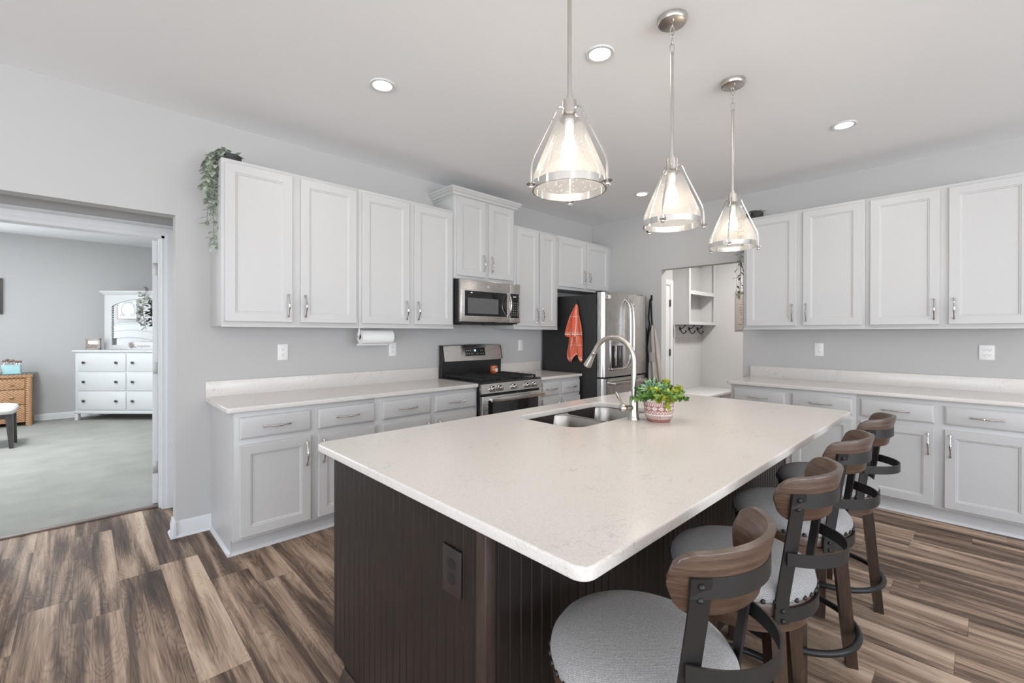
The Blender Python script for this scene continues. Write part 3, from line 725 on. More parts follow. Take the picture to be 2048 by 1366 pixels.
# faucet
fc = thing('kitchen_faucet', 'brushed nickel pull-down faucet with a high arc beside the potted plant', 'faucet', (-2.98, -2.452, 0.914))
MB().lathe([(0.0, 0), (0.031, 0), (0.031, 0.004), (0.028, 0.010), (0.024, 0.035), (0.0225, 0.05), (0.0225, 0.112), (0.019, 0.120), (0.013, 0.124), (0.0, 0.124)], 28).build('base', 'nickel', fc)
AR = 0.128; zc_ = 0.298
pts = [(0, 0, 0.118)]+[(0, 0, 0.118+0.18*i/5) for i in range(1, 6)]
pts += [(0, AR-AR*math.cos(t), zc_+AR*math.sin(t)) for t in [math.radians(8*i) for i in range(1, 20)]]
last = Vector(pts[-1]); tdir = (last-Vector(pts[-2])).normalized()
pts.append(tuple(last+tdir*0.02))
MB().tube(pts, 0.0135, 16).build('neck', 'nickel', fc)
e = Vector(pts[-1])
MB().tube([e, e+tdir*0.004, e+tdir*0.006, e+tdir*0.03, e+tdir*0.075, e+tdir*0.092, e+tdir*0.096], [0.0145, 0.0155, 0.0140, 0.0155, 0.0215, 0.0225, 0.018], 18).build('spray_head', 'nickel', fc)
hd = Vector((-0.73, 0.26, 0)).normalized()
hp = Vector((0, 0, 0.062))
mb = MB().tube([hp+hd*0.015, hp+hd*0.052], 0.0165, 18).sphere(tuple(hp+hd*0.068), 0.0235)
mb.build('valve_body', 'nickel', fc)
k0 = hp+hd*0.070+Vector((0, 0, 0.016)); ld = (hd*0.55+Vector((0, 0, 0.84))).normalized()
MB().tube([k0, k0+ld*0.02, k0+ld*0.05, k0+ld*0.072, k0+ld*0.084], [0.006, 0.0042, 0.0085, 0.0055, 0.0035], 12).build('lever', 'nickel', fc)
# island outlet
def outlet(label, loc, rotz, plate='plate', w=0.075, h=0.122, rec='duplex'):
    t = thing('wall_outlet' if rec != 'switch' else 'light_switch', label, 'outlet' if rec != 'switch' else 'switch', loc, rotz)
    MB().box(-w/2, w/2, -0.006, 0, -h/2, h/2, 0.0025).build('cover_plate', plate, t)
    if rec == 'switch':
        MB().box(-0.0165, 0.0165, -0.0085, -0.005, -0.033, 0.033, 0.001).build('rocker', plate, t); return t
    for xx in ((-0.024, 0.024) if rec == 'wide' else (0.0,)):
        for s in (-1, 1):
            f = MB().prism(rrect(-0.0165, 0.0165, -0.0135, 0.0135, 0.011, 5), 0, 0.0075, Matrix.Translation((xx*0.62, 0, s*0.0195)) @ Matrix.Rotation(PI/2, 4, 'X')).build('socket', 'gunmetal' if plate == 'darkplate' else plate, t)
            mb = MB()
            for dx, dz, ww, hh in ((-0.0065, 0.003, 0.002, 0.008), (0.0065, 0.003, 0.002, 0.007), (0, -0.007, 0.0045, 0.0045)):
                mb.box(xx*0.62+dx-ww/2, xx*0.62+dx+ww/2, -0.0082, -0.007, s*0.0195+dz-hh/2, s*0.0195+dz+hh/2)
            mb.build('slot', 'slot', f)
    return t
outlet('dark brown outlet plate on the end of the espresso island', (-4.3425, -2.728, 0.727), -PI/2, 'darkplate', 0.082, 0.125)
outlet('white outlet on the wall above the left worktop, near the hall end', (-3.949, 0, 1.2125), 0)
outlet('white outlet on the wall just below the paper towel roll', (-3.022, 0, 1.2125), 0)
outlet('white rocker switch on the wall between range and fridge', (-1.379, 0, 1.2185), 0, rec='switch')
outlet('white outlet on the right-hand wall nearer the mudroom opening', (0, -2.641, 1.21), RZ)
outlet('larger white multi-port outlet at the far right of the wall', (0, -3.737, 1.217), RZ, w=0.085, h=0.116, rec='wide')

# ------------------------------------------------------------------ range
rg = thing('gas_range', 'stainless and black gas range with five knobs and a backguard', 'range', (-2.526, -0.012, 0))
W = 0.775
MB().box(0.004, W-0.004, -0.63, 0, 0.02, 0.905, 0.003).build('body', 'black', rg)
mb = MB().box(0, W, -0.655, 0.0, 0.905, 0.922, 0.005)
mb.build('cooktop', 'black', rg)
# backguard: black column + tilted stainless fascia
bgp = [(-0.012, 0.92), (-0.058, 0.92), (-0.062, 1.075), (-0.088, 1.085), (-0.058, 1.225), (-0.045, 1.236), (-0.012, 1.236)]
MB().loft([[(0.0, a, b) for a, b in bgp], [(W, a, b) for a, b in bgp]]).build('backguard', 'black', rg)
fas = [(-0.0895, 1.080), (-0.0600, 1.228), (-0.046, 1.239), (-0.014, 1.2395), (-0.014, 1.237), (-0.0455, 1.2365), (-0.0572, 1.226), (-0.0860, 1.082)]
rings = []
for i in range(13):
    x = 0.012+(W-0.024)*i/12; k = 1-((i-6)/6)**2
    rings.append([(x, a-0.006*k, b+0.006*k*((b-1.08)/0.16)) for a, b in fas])
MB().loft(rings).build('fascia', 'steel', rg)
def tilt(x, u, out): # point on the tilted fascia: u 0..1 upwards
    return (x, -0.0895+0.0295*u-0.0062-out, 1.080+0.148*u+0.003)
mb = MB(); q = [tilt(0.270, 0.30, 0.0012), tilt(0.530, 0.30, 0.0012), tilt(0.530, 0.84, 0.0012), tilt(0.270, 0.84, 0.0012)]
q2 = [(x, y+0.004, z) for x, y, z in q]
dsp = MB().loft([q2, q]).build('control_panel', 'bglass', rg)
ang = math.atan2(0.0295, 0.148)
text('clock', '12', 0.026, 'display', dsp, tilt(0.395, 0.66, 0.0022), (PI/2-ang, 0, 0))
mb = MB()
for r_, xs in ((0.66, (0.288, 0.312, 0.336, 0.476, 0.498)), (0.44, (0.288, 0.318, 0.352, 0.43, 0.478, 0.505))):
    for x in xs:
        c = Vector(tilt(x, r_, 0.0018)); mb.box(c.x-0.005, c.x+0.005, c.y-0.0005, c.y+0.0005, c.z-0.003, c.z+0.003)
mb.build('key_legend', 'legend', dsp)
# grates: three continuous cast-iron sections
for gx0 in (0.02, 0.268, 0.516):
    gx1 = gx0+0.238; mb = MB(); gz0, gz1 = 0.936, 0.948
    for y in (-0.60, -0.085): mb.box(gx0, gx1, y-0.006, y+0.006, gz0, gz1, 0.002)
    for x in (gx0+0.006, gx1-0.006): mb.box(x-0.006, x+0.006, -0.60, -0.085, gz0, gz1, 0.002)
    for k in range(1, 9):
        y = -0.60+0.515*k/9; mb.box(gx0, gx0+0.085, y-0.0045, y+0.0045, gz0, gz1+0.002, 0.0015); mb.box(gx1-0.085, gx1, y-0.0045, y+0.0045, gz0, gz1+0.002, 0.0015)
    mb.box(gx0, gx1, -0.347, -0.337, gz0, gz1)
    mb.box((gx0+gx1)/2-0.005, (gx0+gx1)/2+0.005, -0.60, -0.085, gz0, gz1)
    for x in (gx0+0.01, gx1-0.01):
        for y in (-0.595, -0.34, -0.09): mb.box(x-0.007, x+0.007, y-0.007, y+0.007, 0.921, gz0)
    mb.build('grate', 'iron', rg)
for x, y, r in ((0.139, -0.47, 0.045), (0.139, -0.21, 0.038), (0.387, -0.34, 0.048), (0.636, -0.47, 0.05), (0.636, -0.21, 0.034)):
    MB().lathe([(r, 0.921), (r, 0.928), (r*0.8, 0.932), (0, 0.934)], 24, Matrix.Translation((x, y, 0)), True, False).build('burner', 'iron', rg)
# knob panel
kp = [(-0.63, 0.815), (-0.668, 0.822), (-0.652, 0.906), (-0.63, 0.908)]
MB().loft([[(0.0, a, b) for a, b in kp], [(W, a, b) for a, b in kp]]).build('knob_panel', 'steel', rg)
kd = Vector((0, -0.984, -0.18)).normalized()
for x in (0.128, 0.214, 0.392, 0.570, 0.664):
    p = Vector((x, -0.6605, 0.865))
    kb = MB().tube([p, p+kd*0.006, p+kd*0.008, p+kd*0.032, p+kd*0.036], [0.029, 0.029, 0.0255, 0.024, 0.020], 20).build('knob', 'chrome', rg)
    MB().box(-0.0045, 0.0045, -0.042, -0.02, -0.018, 0.018, 0.002, mat=Matrix.Translation(p)).build('grip', 'steel', kb)
ov = MB().box(0.006, W-0.006, -0.668, -0.63, 0.16, 0.797, 0.004).build('oven_door', 'steel', rg)
MB().box(0.07, W-0.055, -0.6705, -0.66, 0.28, 0.755, 0.002).build('oven_window', 'bglass', ov)
mb = MB().box(0.075, W-0.01, -0.722, -0.700, 0.747, 0.787, 0.005)
for x in (0.095, W-0.03): mb.box(x-0.012, x+0.012, -0.702, -0.666, 0.755, 0.782, 0.002)
mb.build('handle', 'steel', ov)
MB().box(0.01, W-0.01, -0.64, -0.628, 0.797, 0.816).build('vent_gap', 'rubber', rg)
MB().box(0.006, W-0.006, -0.664, -0.63, 0.03, 0.15, 0.004).build('drawer', 'steel', rg)
# candle
cn = thing('jar_candle', 'amber glass jar candle with a pale label on the range grates', 'candle', (-2.02, -0.262, 0.9505))
MB().lathe([(0.0, 0), (0.030, 0), (0.036, 0.006), (0.041, 0.025), (0.038, 0.055), (0.036, 0.060)], 28, None, False, False).lathe([(0.0385, 0.050), (0.0, 0.050)], 28, None, False, False).build('jar', 'amber', cn)
MB().lathe([(0.0365, 0.0595), (0.039, 0.062), (0.039, 0.074), (0.036, 0.078), (0.0, 0.079)], 28, None, False, False).build('lid', 'amber', cn)
mb = MB(); A = [math.radians(a) for a in range(-112, -48, 8)]
mb.loft([[(0.0425*math.cos(a), 0.0425*math.sin(a), z) for a in A] for z in (0.018, 0.034, 0.052)], False)
mb.build('label', 'label', cn, fix=False)

# ------------------------------------------------------------------ microwave
mw = thing('microwave', 'stainless over-the-range microwave under the crowned cabinet', 'microwave', (-2.574, -0.001, 1.452))
W, H = 0.762, 0.408
MB().box(0.002, W-0.002, -0.395, 0, 0.0, H, 0.003).build('body', 'black', mw)
dr = MB().box(0, 0.612, -0.432, -0.395, 0.012, H, 0.007).build('door', 'steel', mw)
MB().box(0.046, 0.575, -0.4335, -0.43, 0.068, 0.302, 0.001).build('door_glass', 'bglass', dr)
MB().box(0.082, 0.46, -0.4345, -0.433, 0.092, 0.236).build('window_screen', 'mwin', dr)
MB().box(0.614, W, -0.432, -0.395, 0.012, H, 0.007).build('control_frame', 'steel', mw)
cp = MB().box(0.622, 0.742, -0.4335, -0.43, 0.060, 0.305, 0.001).build('control_panel', 'bglass', mw)
mb = MB()
for i in range(4):
    for j in range(6):
        mb.box(0.640+i*0.026-0.004, 0.640+i*0.026+0.004, -0.4342, -0.433, 0.092+j*0.024-0.0025, 0.092+j*0.024+0.0025)
mb.build('keypad', 'legend', cp)
MB().box(0.66, 0.70, -0.4342, -0.433, 0.268, 0.280).build('clock', 'legend', cp)
pts = [(0.592, -0.432-0.045*math.sin(PI*t)**0.6, 0.075+0.225*t) for t in [i/16 for i in range(17)]]
MB().tube(pts, 0.0085, 12, sx=1.3).build('handle', 'chrome', dr)
MB().lathe([(0.0, 0), (0.014, 0), (0.014, 0.001), (0.011, 0.0012), (0.011, 0.0008), (0.0, 0.0008)], 24, Matrix.Translation((0.33, -0.4322, 0.352)) @ Matrix.Rotation(PI/2, 4, 'X')).build('emblem', 'chrome', dr)
MB().box(0.05, W-0.05, -0.38, -0.05, -0.012, 0.002, 0.004).box(0.30, 0.46, -0.415, -0.36, -0.016, 0.0, 0.003).build('underside_vent', 'black', mw)

# ------------------------------------------------------------------ refrigerator
fr = thing('refrigerator', 'stainless French-door refrigerator with black sides and ice dispenser', 'refrigerator', (-1.03, -0.03, 0))
W, HF = 0.905, 1.785
MB().box(0, W, -0.79, 0, 0.03, HF, 0.004).box(0.03, W-0.03, -0.76, -0.03, 0.0, 0.03).build('body', 'fridgeside', fr)
def fdoor(name, x0, x1, z0, z1, parent, bl, br):
    n = 20; prof = []
    for i in range(n+1):
        t = i/n; x = x0+(x1-x0)*t
        u = (x/W-0.5)*2; y = -0.893+0.012*u*u
        e0 = (x-x0)/0.03; e1 = (x1-x)/0.03
        if bl and e0 < 1: y += 0.030*(1-math.sqrt(max(0, 1-(1-e0)**2)))
        if br and e1 < 1: y += 0.030*(1-math.sqrt(max(0, 1-(1-e1)**2)))
        prof.append((x, y))
    P = prof+[(x1, -0.80), (x0, -0.80)]
    return MB().loft([[(x, y, z) for x, y in P] for z in (z0, z0+0.002, z1-0.002, z1)]).build(name, 'fridge', parent, smooth=50)
dl = fdoor('door', 0.0, 0.4505, 0.885, 1.805, fr, True, False)
drr = fdoor('door', 0.4545, W, 0.885, 1.805, fr, False, True)
fz = fdoor('freezer_drawer', 0.0, W, 0.06, 0.868, fr, True, True)
MB().box(0.006, W-0.006, -0.80, -0.788, 0.06, 1.80).build('gasket', 'rubber', fr)
for a in (0.02, W-0.12): MB().box(a, a+0.10, -0.84, -0.76, HF-0.002, HF+0.035, 0.006).build('hinge_cover', 'rubber', fr)
for x, dd_ in ((0.418, dl), (0.487, drr)):
    pts = [(x, -0.893-0.055*min(1.0, 3.2*math.sin(PI*t))**0.7-0.012*math.sin(PI*t), 0.965+0.78*t) for t in [i/24 for i in range(25)]]
    MB().tube(pts, 0.0125, 12, sx=0.9).build('handle', 'chrome', dd_)
mb = MB().box(0.12, W-0.12, -0.955, -0.93, 0.79, 0.83, 0.005)
for x in (0.13, W-0.13): mb.box(x-0.012, x+0.012, -0.935, -0.88, 0.795, 0.825, 0.003)
mb.build('handle', 'steel', fz)
ds = MB().box(0.118, 0.372, -0.8955, -0.88, 0.945, 1.335, 0.003).build('dispenser', 'fridge', dl)
MB().box(0.128, 0.362, -0.897, -0.89, 1.245, 1.325, 0.002).build('dispenser_controls', 'steel', ds)
MB().box(0.135, 0.355, -0.8965, -0.885, 0.975, 1.225, 0.004).build('dispenser_well', 'bglass', ds)
MB().box(0.19, 0.225, -0.903, -0.893, 1.0, 1.225, 0.003).build('dispenser_paddle', 'chrome', ds)
MB().box(0.128, 0.362, -0.912, -0.89, 0.955, 0.978, 0.003).build('drip_tray', 'steel', ds)
MB().lathe([(0.0, 0), (0.013, 0), (0.013, 0.0012), (0.010, 0.0015), (0.0, 0.001)], 20, Matrix.Translation((0.855, -0.886, 1.72)) @ Matrix.Rotation(PI/2, 4, 'X')).build('emblem', 'chrome', drr)
sk = MB().box(0.04, 0.128, -0.8885, -0.870, 1.737, 1.775).build('sticker', 'label', dl)
MB().box(0.045, 0.065, -0.8890, -0.880, 1.742, 1.770).build('sticker_print', 'ink', sk)
# dish towel on a hook on the fridge side (plane x = -1.03)
hk = thing('magnetic_hook', 'small black hook on the black fridge side holding the coral towel', 'hook', (-1.0305, -0.566, 1.715))
MB().box(-0.006, 0, -0.011, 0.011, -0.03, 0.03, 0.002).tube([(-0.006, 0, -0.018), (-0.02, 0, -0.026), (-0.03, 0, -0.020), (-0.032, 0, -0.008)], 0.0035, 8).build('hook_body', 'blackmetal', hk)
def drape(name, label, mat, prof, seg, uvw=(1, 1), parent=None):
    """hanging cloth. prof: list of (z, half_left, half_right, centre, depth amplitude, folds)"""
    bm = bmesh.new(); uvl = bm.loops.layers.uv.new('uv'); rows = []; H0 = prof[0][0]; H1 = prof[-1][0]
    for z, l, r, c, amp, k in prof:
        row = []
        for i in range(seg+1):
            t = i/seg; y = c-l+(l+r)*t
            d = 0.008+amp*(0.5+0.5*math.sin(k*PI*2*t+z*9.0))+amp*0.6*math.exp(-((t-0.45)/0.12)**2)
            row.append((bm.verts.new((-d, -y, z)), (t, (z-H1)/(H0-H1))))
        rows.append(row)
    for a, b in zip(rows, rows[1:]):
        for i in range(seg):
            f = bm.faces.new((a[i][0], a[i+1][0], b[i+1][0], b[i][0]))
            for lp, uv in zip(f.loops, (a[i][1], a[i+1][1], b[i+1][1], b[i][1])): lp[uvl].uv = uv
    me = bpy.data.meshes.new(name); bm.to_mesh(me); bm.free()
    for p in me.polygons: p.use_smooth = True
    me.materials.append(M[mat]); o = bpy.data.objects.new(name, me); COL.objects.link(o)
    sm = o.modifiers.new('thickness', 'SOLIDIFY'); sm.thickness = 0.003; sm.offset = 0
    ss = o.modifiers.new('smooth', 'SUBSURF'); ss.levels = 1; ss.render_levels = 2
    if parent: o.parent = parent
    return o
# towel: two-layered dangle, narrow at hook, wide at middle, two points at the bottom
tw = drape('dish_towel', '', 'towel', [(1.690, 0.010, 0.010, 0.0, 0.022, 1), (1.64, 0.028, 0.026, -0.002, 0.03, 1.6), (1.56, 0.068, 0.055, -0.008, 0.036, 2.0), (1.46, 0.115, 0.085, -0.012, 0.036, 2.4),
     (1.37, 0.158, 0.102, -0.012, 0.034, 2.4), (1.325, 0.172, 0.105, -0.012, 0.032, 2.4), (1.315, 0.115, 0.1, -0.010, 0.03, 2.4)], 26)
tw.location = (-1.031, -0.566, 0); tag(tw, 'coral striped dish towel hanging from the black fridge side', 'towel')
ft = drape('lower_fold', '', 'towel', [(1.33, 0.110, 0.100, -0.005, 0.03, 2.2), (1.25, 0.112, 0.088, -0.005, 0.034, 2.2), (1.16, 0.138, 0.085, -0.006, 0.036, 2.0), (1.09, 0.142, 0.082, -0.004, 0.034, 2.0), (1.06, 0.110, 0.080, 0.0, 0.03, 2.0)], 26, parent=tw)
for vi, v in enumerate(ft.data.vertices):   # ragged two-pointed hem
    if v.co.z < 1.10:
        t = (v.co.y+0.10)/0.24
        v.co.z += 0.06*math.exp(-((t-0.42)/0.13)**2)-0.035*math.exp(-((t-0.72)/0.2)**2)-0.02*math.exp(-((t-0.1)/0.12)**2)
# apron on a hook on the right wall beside the fridge
hk2 = thing('wall_hook', 'black hook on the wall right of the fridge holding the apron', 'hook', (-0.0005, -0.905, 1.795))
MB().box(-0.008, 0, -0.012, 0.012, -0.035, 0.035, 0.002).tube([(-0.008, 0, -0.02), (-0.026, 0, -0.03), (-0.036, 0, -0.02), (-0.038, 0, -0.006)], 0.004, 8).build('hook_body', 'blackmetal', hk2)
ap = drape('apron', '', 'linen', [(1.47, 0.006, 0.02, 0.02, 0.02, 1), (1.40, 0.012, 0.05, 0.02, 0.03, 1.5), (1.25, 0.025, 0.085, 0.02, 0.035, 2), (1.05, 0.04, 0.105, 0.02, 0.035, 2.2), (0.90, 0.04, 0.125, 0.02, 0.035, 2.4), (0.72, 0.045, 0.13, 0.02, 0.035, 2.4)], 22)
ap.location = (-0.004, -0.905, 0); tag(ap, 'beige linen apron with black straps hanging between fridge and mudroom opening', 'apron')
mb = MB()
for s in (-1, 1):
    mb.strip([(-0.030, s*0.004, 1.775), (-0.034, s*0.013, 1.66), (-0.030, s*0.020+0.005, 1.55), (-0.028, s*0.016-0.006, 1.47), (-0.030, 0.03+s*0.006, 1.36), (-0.03, 0.045+s*0.004, 1.2)], (0, 1, 0), 0.020, (1, 0, 0), 0.003)
mb.build('strap', 'blackcloth', ap)
mb = MB().loft([[(-0.03, 0.045, 1.42), (-0.05, 0.05, 1.42), (-0.05, 0.065, 1.42), (-0.03, 0.06, 1.42)], [(-0.02, 0.035, 1.15), (-0.06, 0.04, 1.15), (-0.06, 0.075, 1.15), (-0.02, 0.07, 1.15)],
                [(-0.015, 0.02, 0.95), (-0.075, 0.03, 0.95), (-0.075, 0.10, 0.95), (-0.015, 0.09, 0.95)], [(-0.02, 0.03, 0.82), (-0.06, 0.04, 0.82), (-0.06, 0.07, 0.82), (-0.02, 0.06, 0.82)]])
mb.build('black_tie', 'blackcloth', ap)
MB().box(-0.052, -0.048, -0.07, 0.0, 1.02, 1.13, 0.001).build('pocket', 'linen', ap)

# ------------------------------------------------------------------ paper towels
ph = thing('paper_towel_holder', 'chrome paper towel holder screwed under the wall cabinet', 'holder', (-3.425, -0.19, 1.3995))
MB().cyl((0, 0, 0), (0, 0, -0.068), 0.0045).sphere((-0.004, 0, -0.072), 0.011).box(-0.012, 0.012, -0.016, 0.016, -0.004, 0, 0.001).build('arm', 'chrome', ph)
MB().cyl((-0.008, 0, -0.072), (0.33, 0, -0.072), 0.004).build('rod', 'chrome', ph)
pt = thing('paper_towel_roll', 'white paper towel roll hanging below the wall cabinets', 'paper towel', (-3.418, -0.19, 1.3275))
RT = Matrix.Rotation(PI/2, 4, 'Y')
MB().lathe([(0.020, 0.0), (0.056, 0.0), (0.059, 0.003), (0.059, 0.277), (0.056, 0.28), (0.020, 0.28), (0.020, 0.0)], 36, RT, False, False).build('roll', 'paper', pt)
MB().lathe([(0.021, -0.001), (0.021, 0.281), (0.0185, 0.281), (0.0185, -0.001), (0.021, -0.001)], 24, RT, False, False).build('core', 'frame', pt)
MB().loft([[(0.0, y, z), (0.28, y, z)] for y, z in ((0.030, -0.051), (0.045, -0.053), (0.058, -0.060), (0.060, -0.072))], False).build('loose_sheet', 'paper', pt, fix=False)

# ------------------------------------------------------------------ potted succulents on the island
pp = thing('potted_succulents', 'potted mix of succulents in a patterned pot beside the faucet', 'plant', (-2.93, -2.565, 0.914))
MB().lathe([(0.0, 0), (0.052, 0.0), (0.056, 0.004), (0.061, 0.017), (0.066, 0.022), (0.070, 0.035), (0.0755, 0.113), (0.0765, 0.118), (0.073, 0.119), (0.070, 0.112), (0.064, 0.100)], 40, None, True, False).build('pot', 'pot', pp)
MB().lathe([(0.072, 0.104), (0.0, 0.112)], 24, None, False, False).build('soil', 'soil', pp, fix=False)
def rosette(mb, c, axis, R, n, W, layers=3):
    ax = Vector(axis).normalized(); u = ax.orthogonal().normalized(); v = ax.cross(u)
    for k in range(layers):
        el = math.radians(18+28*k); m = max(4, n-k*2)
        for i in range(m):
            a = 2*PI*(i+0.5*k)/m+rnd.uniform(-.15, .15)
            d = (u*math.cos(a)+v*math.sin(a))*math.cos(el)+ax*math.sin(el)
            mb.leaf(Vector(c)+ax*0.004*k, d, ax, R*(1-0.18*k)*rnd.uniform(.85, 1.1), W*(1-0.1*k), 0.35, -0.12)
def sprig(mb, c, axis, L, n, lw, ll):
    ax = Vector(axis).normalized(); u = ax.orthogonal().normalized(); v = ax.cross(u)
    for i in range(n):
        t = (i+1)/n; a = i*2.4+rnd.random()
        d = (u*math.cos(a)+v*math.sin(a))*0.85+ax*(0.35+0.5*t)
        mb.leaf(Vector(c)+ax*L*t, d, ax, ll*rnd.uniform(.75, 1.15), lw, 0.2, 0.1)
    mb.tube([Vector(c), Vector(c)+ax*L], 0.0013, 5)
def pol(az, r, z): return (r*math.cos(math.radians(az)), r*math.sin(math.radians(az)), z)
mb = MB()
for az, r, z, R in ((175, 0.060, 0.165, 0.072), (120, 0.062, 0.14, 0.06), (222, 0.045, 0.150, 0.062), (-10, 0.03, 0.165, 0.05)): rosette(mb, pol(az, r, z), pol(az, 0.6, 1), R, 9, 0.020)
mb.build('rosette', 'blue', pp, smooth=0)
mb = MB()
for az, r, z in ((215, 0.075, 0.135), (235, 0.070, 0.155), (255, 0.078, 0.130), (275, 0.07, 0.165), (195, 0.06, 0.17), (-60, 0.085, 0.150), (-70, 0.075, 0.175), (-35, 0.085, 0.165), (-60, 0.050, 0.125), (-40, 0.03, 0.165), (-75, 0.02, 0.18), (-30, 0.065, 0.150), (200, 0.05, 0.13), (20, 0.05, 0.18), (-95, 0.055, 0.13), (100, 0.03, 0.185), (250, 0.05, 0.135), (-52, 0.07, 0.14), (-20, 0.02, 0.195)):
    for q in range(3): sprig(mb, pol(az+rnd.uniform(-12, 12), r, z-0.03), pol(az+rnd.uniform(-40, 40), 0.8, 1.0), 0.040, 10, 0.021, 0.024)
sprig(mb, pol(238, 0.072, 0.118), pol(238, 0.7, -0.9), 0.05, 12, 0.016, 0.020); sprig(mb, pol(232, 0.07, 0.115), pol(235, 0.6, -0.5), 0.035, 10, 0.016, 0.02)
mb.build('lime_sprig', 'lime', pp, smooth=0)
mb = MB()
for az in list(range(0, 360, 24)):
    for q in range(2): sprig(mb, pol(az, 0.055, 0.112), pol(az+rnd.uniform(-20, 20), 1.0, rnd.uniform(0.35, 1.1)), 0.072, 12, 0.014, 0.021)
for az in (-55, -40, -25, -48, 135, 142, 150): sprig(mb, pol(az, 0.07, 0.118), pol(az+rnd.uniform(-10, 10), 1.0, -0.05), 0.066, 12, 0.016, 0.022)
for az in range(0, 360, 40): sprig(mb, pol(az, 0.02, 0.12), pol(az, 0.5, 1.0), 0.08, 12, 0.014, 0.02)
mb.build('green_sprig', 'green', pp, smooth=0)
mb = MB()
for az, r, z in ((140, 0.02, 0.18), (60, 0.05, 0.16), (-110, 0.06, 0.12), (210, 0.06, 0.125), (-20, 0.06, 0.15)): rosette(mb, pol(az, r, z), pol(az, 0.5, 1), 0.05, 8, 0.017)
mb.build('plum_rosette', 'plum', pp, smooth=0)

# ------------------------------------------------------------------ trailing plants on the cabinets
def vine_plant(label, loc, rotz, mat, vines, pot_r, nleaf, lsz, sprout=12):
    t = thing('trailing_plant', label, 'plant', loc, rotz)
    MB().lathe([(0.0, 0.0), (pot_r*0.92, 0.0), (pot_r*0.98, 0.02), (pot_r, 0.03), (pot_r, 0.034), (pot_r*0.97, 0.036), (pot_r, 0.04), (pot_r, 0.06), (pot_r*0.93, 0.062), (0.0, 0.05)], 28).build('pot', 'darkpot', t)
    mb = MB(); st = MB()
    for pts in vines:
        P = [Vector(p) for p in pts]
        fine = []
        for a, b in zip(P, P[1:]):
            for i in range(4): fine.append(a.lerp(b, i/4)+Vector([rnd.uniform(-.006, .006) for _ in range(3)]))
        fine.append(P[-1]); st.tube(fine, 0.0016, 5)
        n = int(nleaf*len(fine)/10)
        for i in range(n):
            s = (i+0.5)/n*(len(fine)-1); k = min(int(s), len(fine)-2); c = fine[k].lerp(fine[k+1], s-k)
            a = rnd.uniform(0, 2*PI); d = Vector((math.cos(a), math.sin(a), rnd.uniform(-0.9, 0.25)))
            if c.z < -0.02 and d.x > 0.1 and c.x > -0.06: d.x = -abs(d.x)*0.6
            mb.leaf(c, d, Vector((d.x, d.y, 0.9)), lsz*rnd.uniform(.65, 1.2), lsz*0.5*rnd.uniform(.8, 1.2), 0.25, 0.25)
    for i in range(sprout):
        a = rnd.uniform(0, 2*PI); d = Vector((math.cos(a), math.sin(a), rnd.uniform(0.25, 1.0)))
        mb.leaf(Vector((d.x*0.025, d.y*0.025, 0.055)), d, (0, 0, 1), lsz*rnd.uniform(.8, 1.2), lsz*0.5, 0.25, 0.3)
    st.build('stem', 'stem', t); mb.build('foliage', mat, t, smooth=0)
    return t
vs = []
for i in range(7):
    yy = rnd.uniform(-0.055, 0.06); dx = rnd.uniform(-0.125, -0.085); L = rnd.uniform(0.16, 0.42)
    vs.append([(0, 0, 0.06), (-0.05, yy*0.6, 0.085), (dx, yy, 0.03), (dx-0.01, yy, -L*0.4), (dx+rnd.uniform(-.02, .01), yy+rnd.uniform(-.02, .02), -L)])
vs.append([(0, 0, 0.06), (-0.05, -0.01, 0.09), (-0.10, -0.015, 0.02), (-0.105, -0.02, -0.25), (-0.10, -0.02, -0.45), (-0.095, -0.03, -0.57)])
vine_plant('trailing sage-green plant spilling from a black pot over the left cabinet end', (XA+0.080, -0.21, Z1), 0, 'sage', vs, 0.062, 27, 0.056)
vs = []
for i in range(5):
    yy = rnd.uniform(-0.05, 0.06); dx = rnd.uniform(-0.165, -0.125); L = rnd.uniform(0.5, 0.82)
    vs.append([(0, 0, 0.06), (-0.05, yy*0.6, 0.09), (dx, yy, 0.03), (dx-0.01, yy, -L*0.4), (dx+rnd.uniform(-.02, .01), yy+rnd.uniform(-.02, .02), -L)])
vine_plant('grey-green trailing plant on the right-hand cabinets behind the smallest-looking pendant', (-0.235, -2.085-0.085, Z1), RZ, 'greyleaf', vs, 0.055, 14, 0.055, 22)

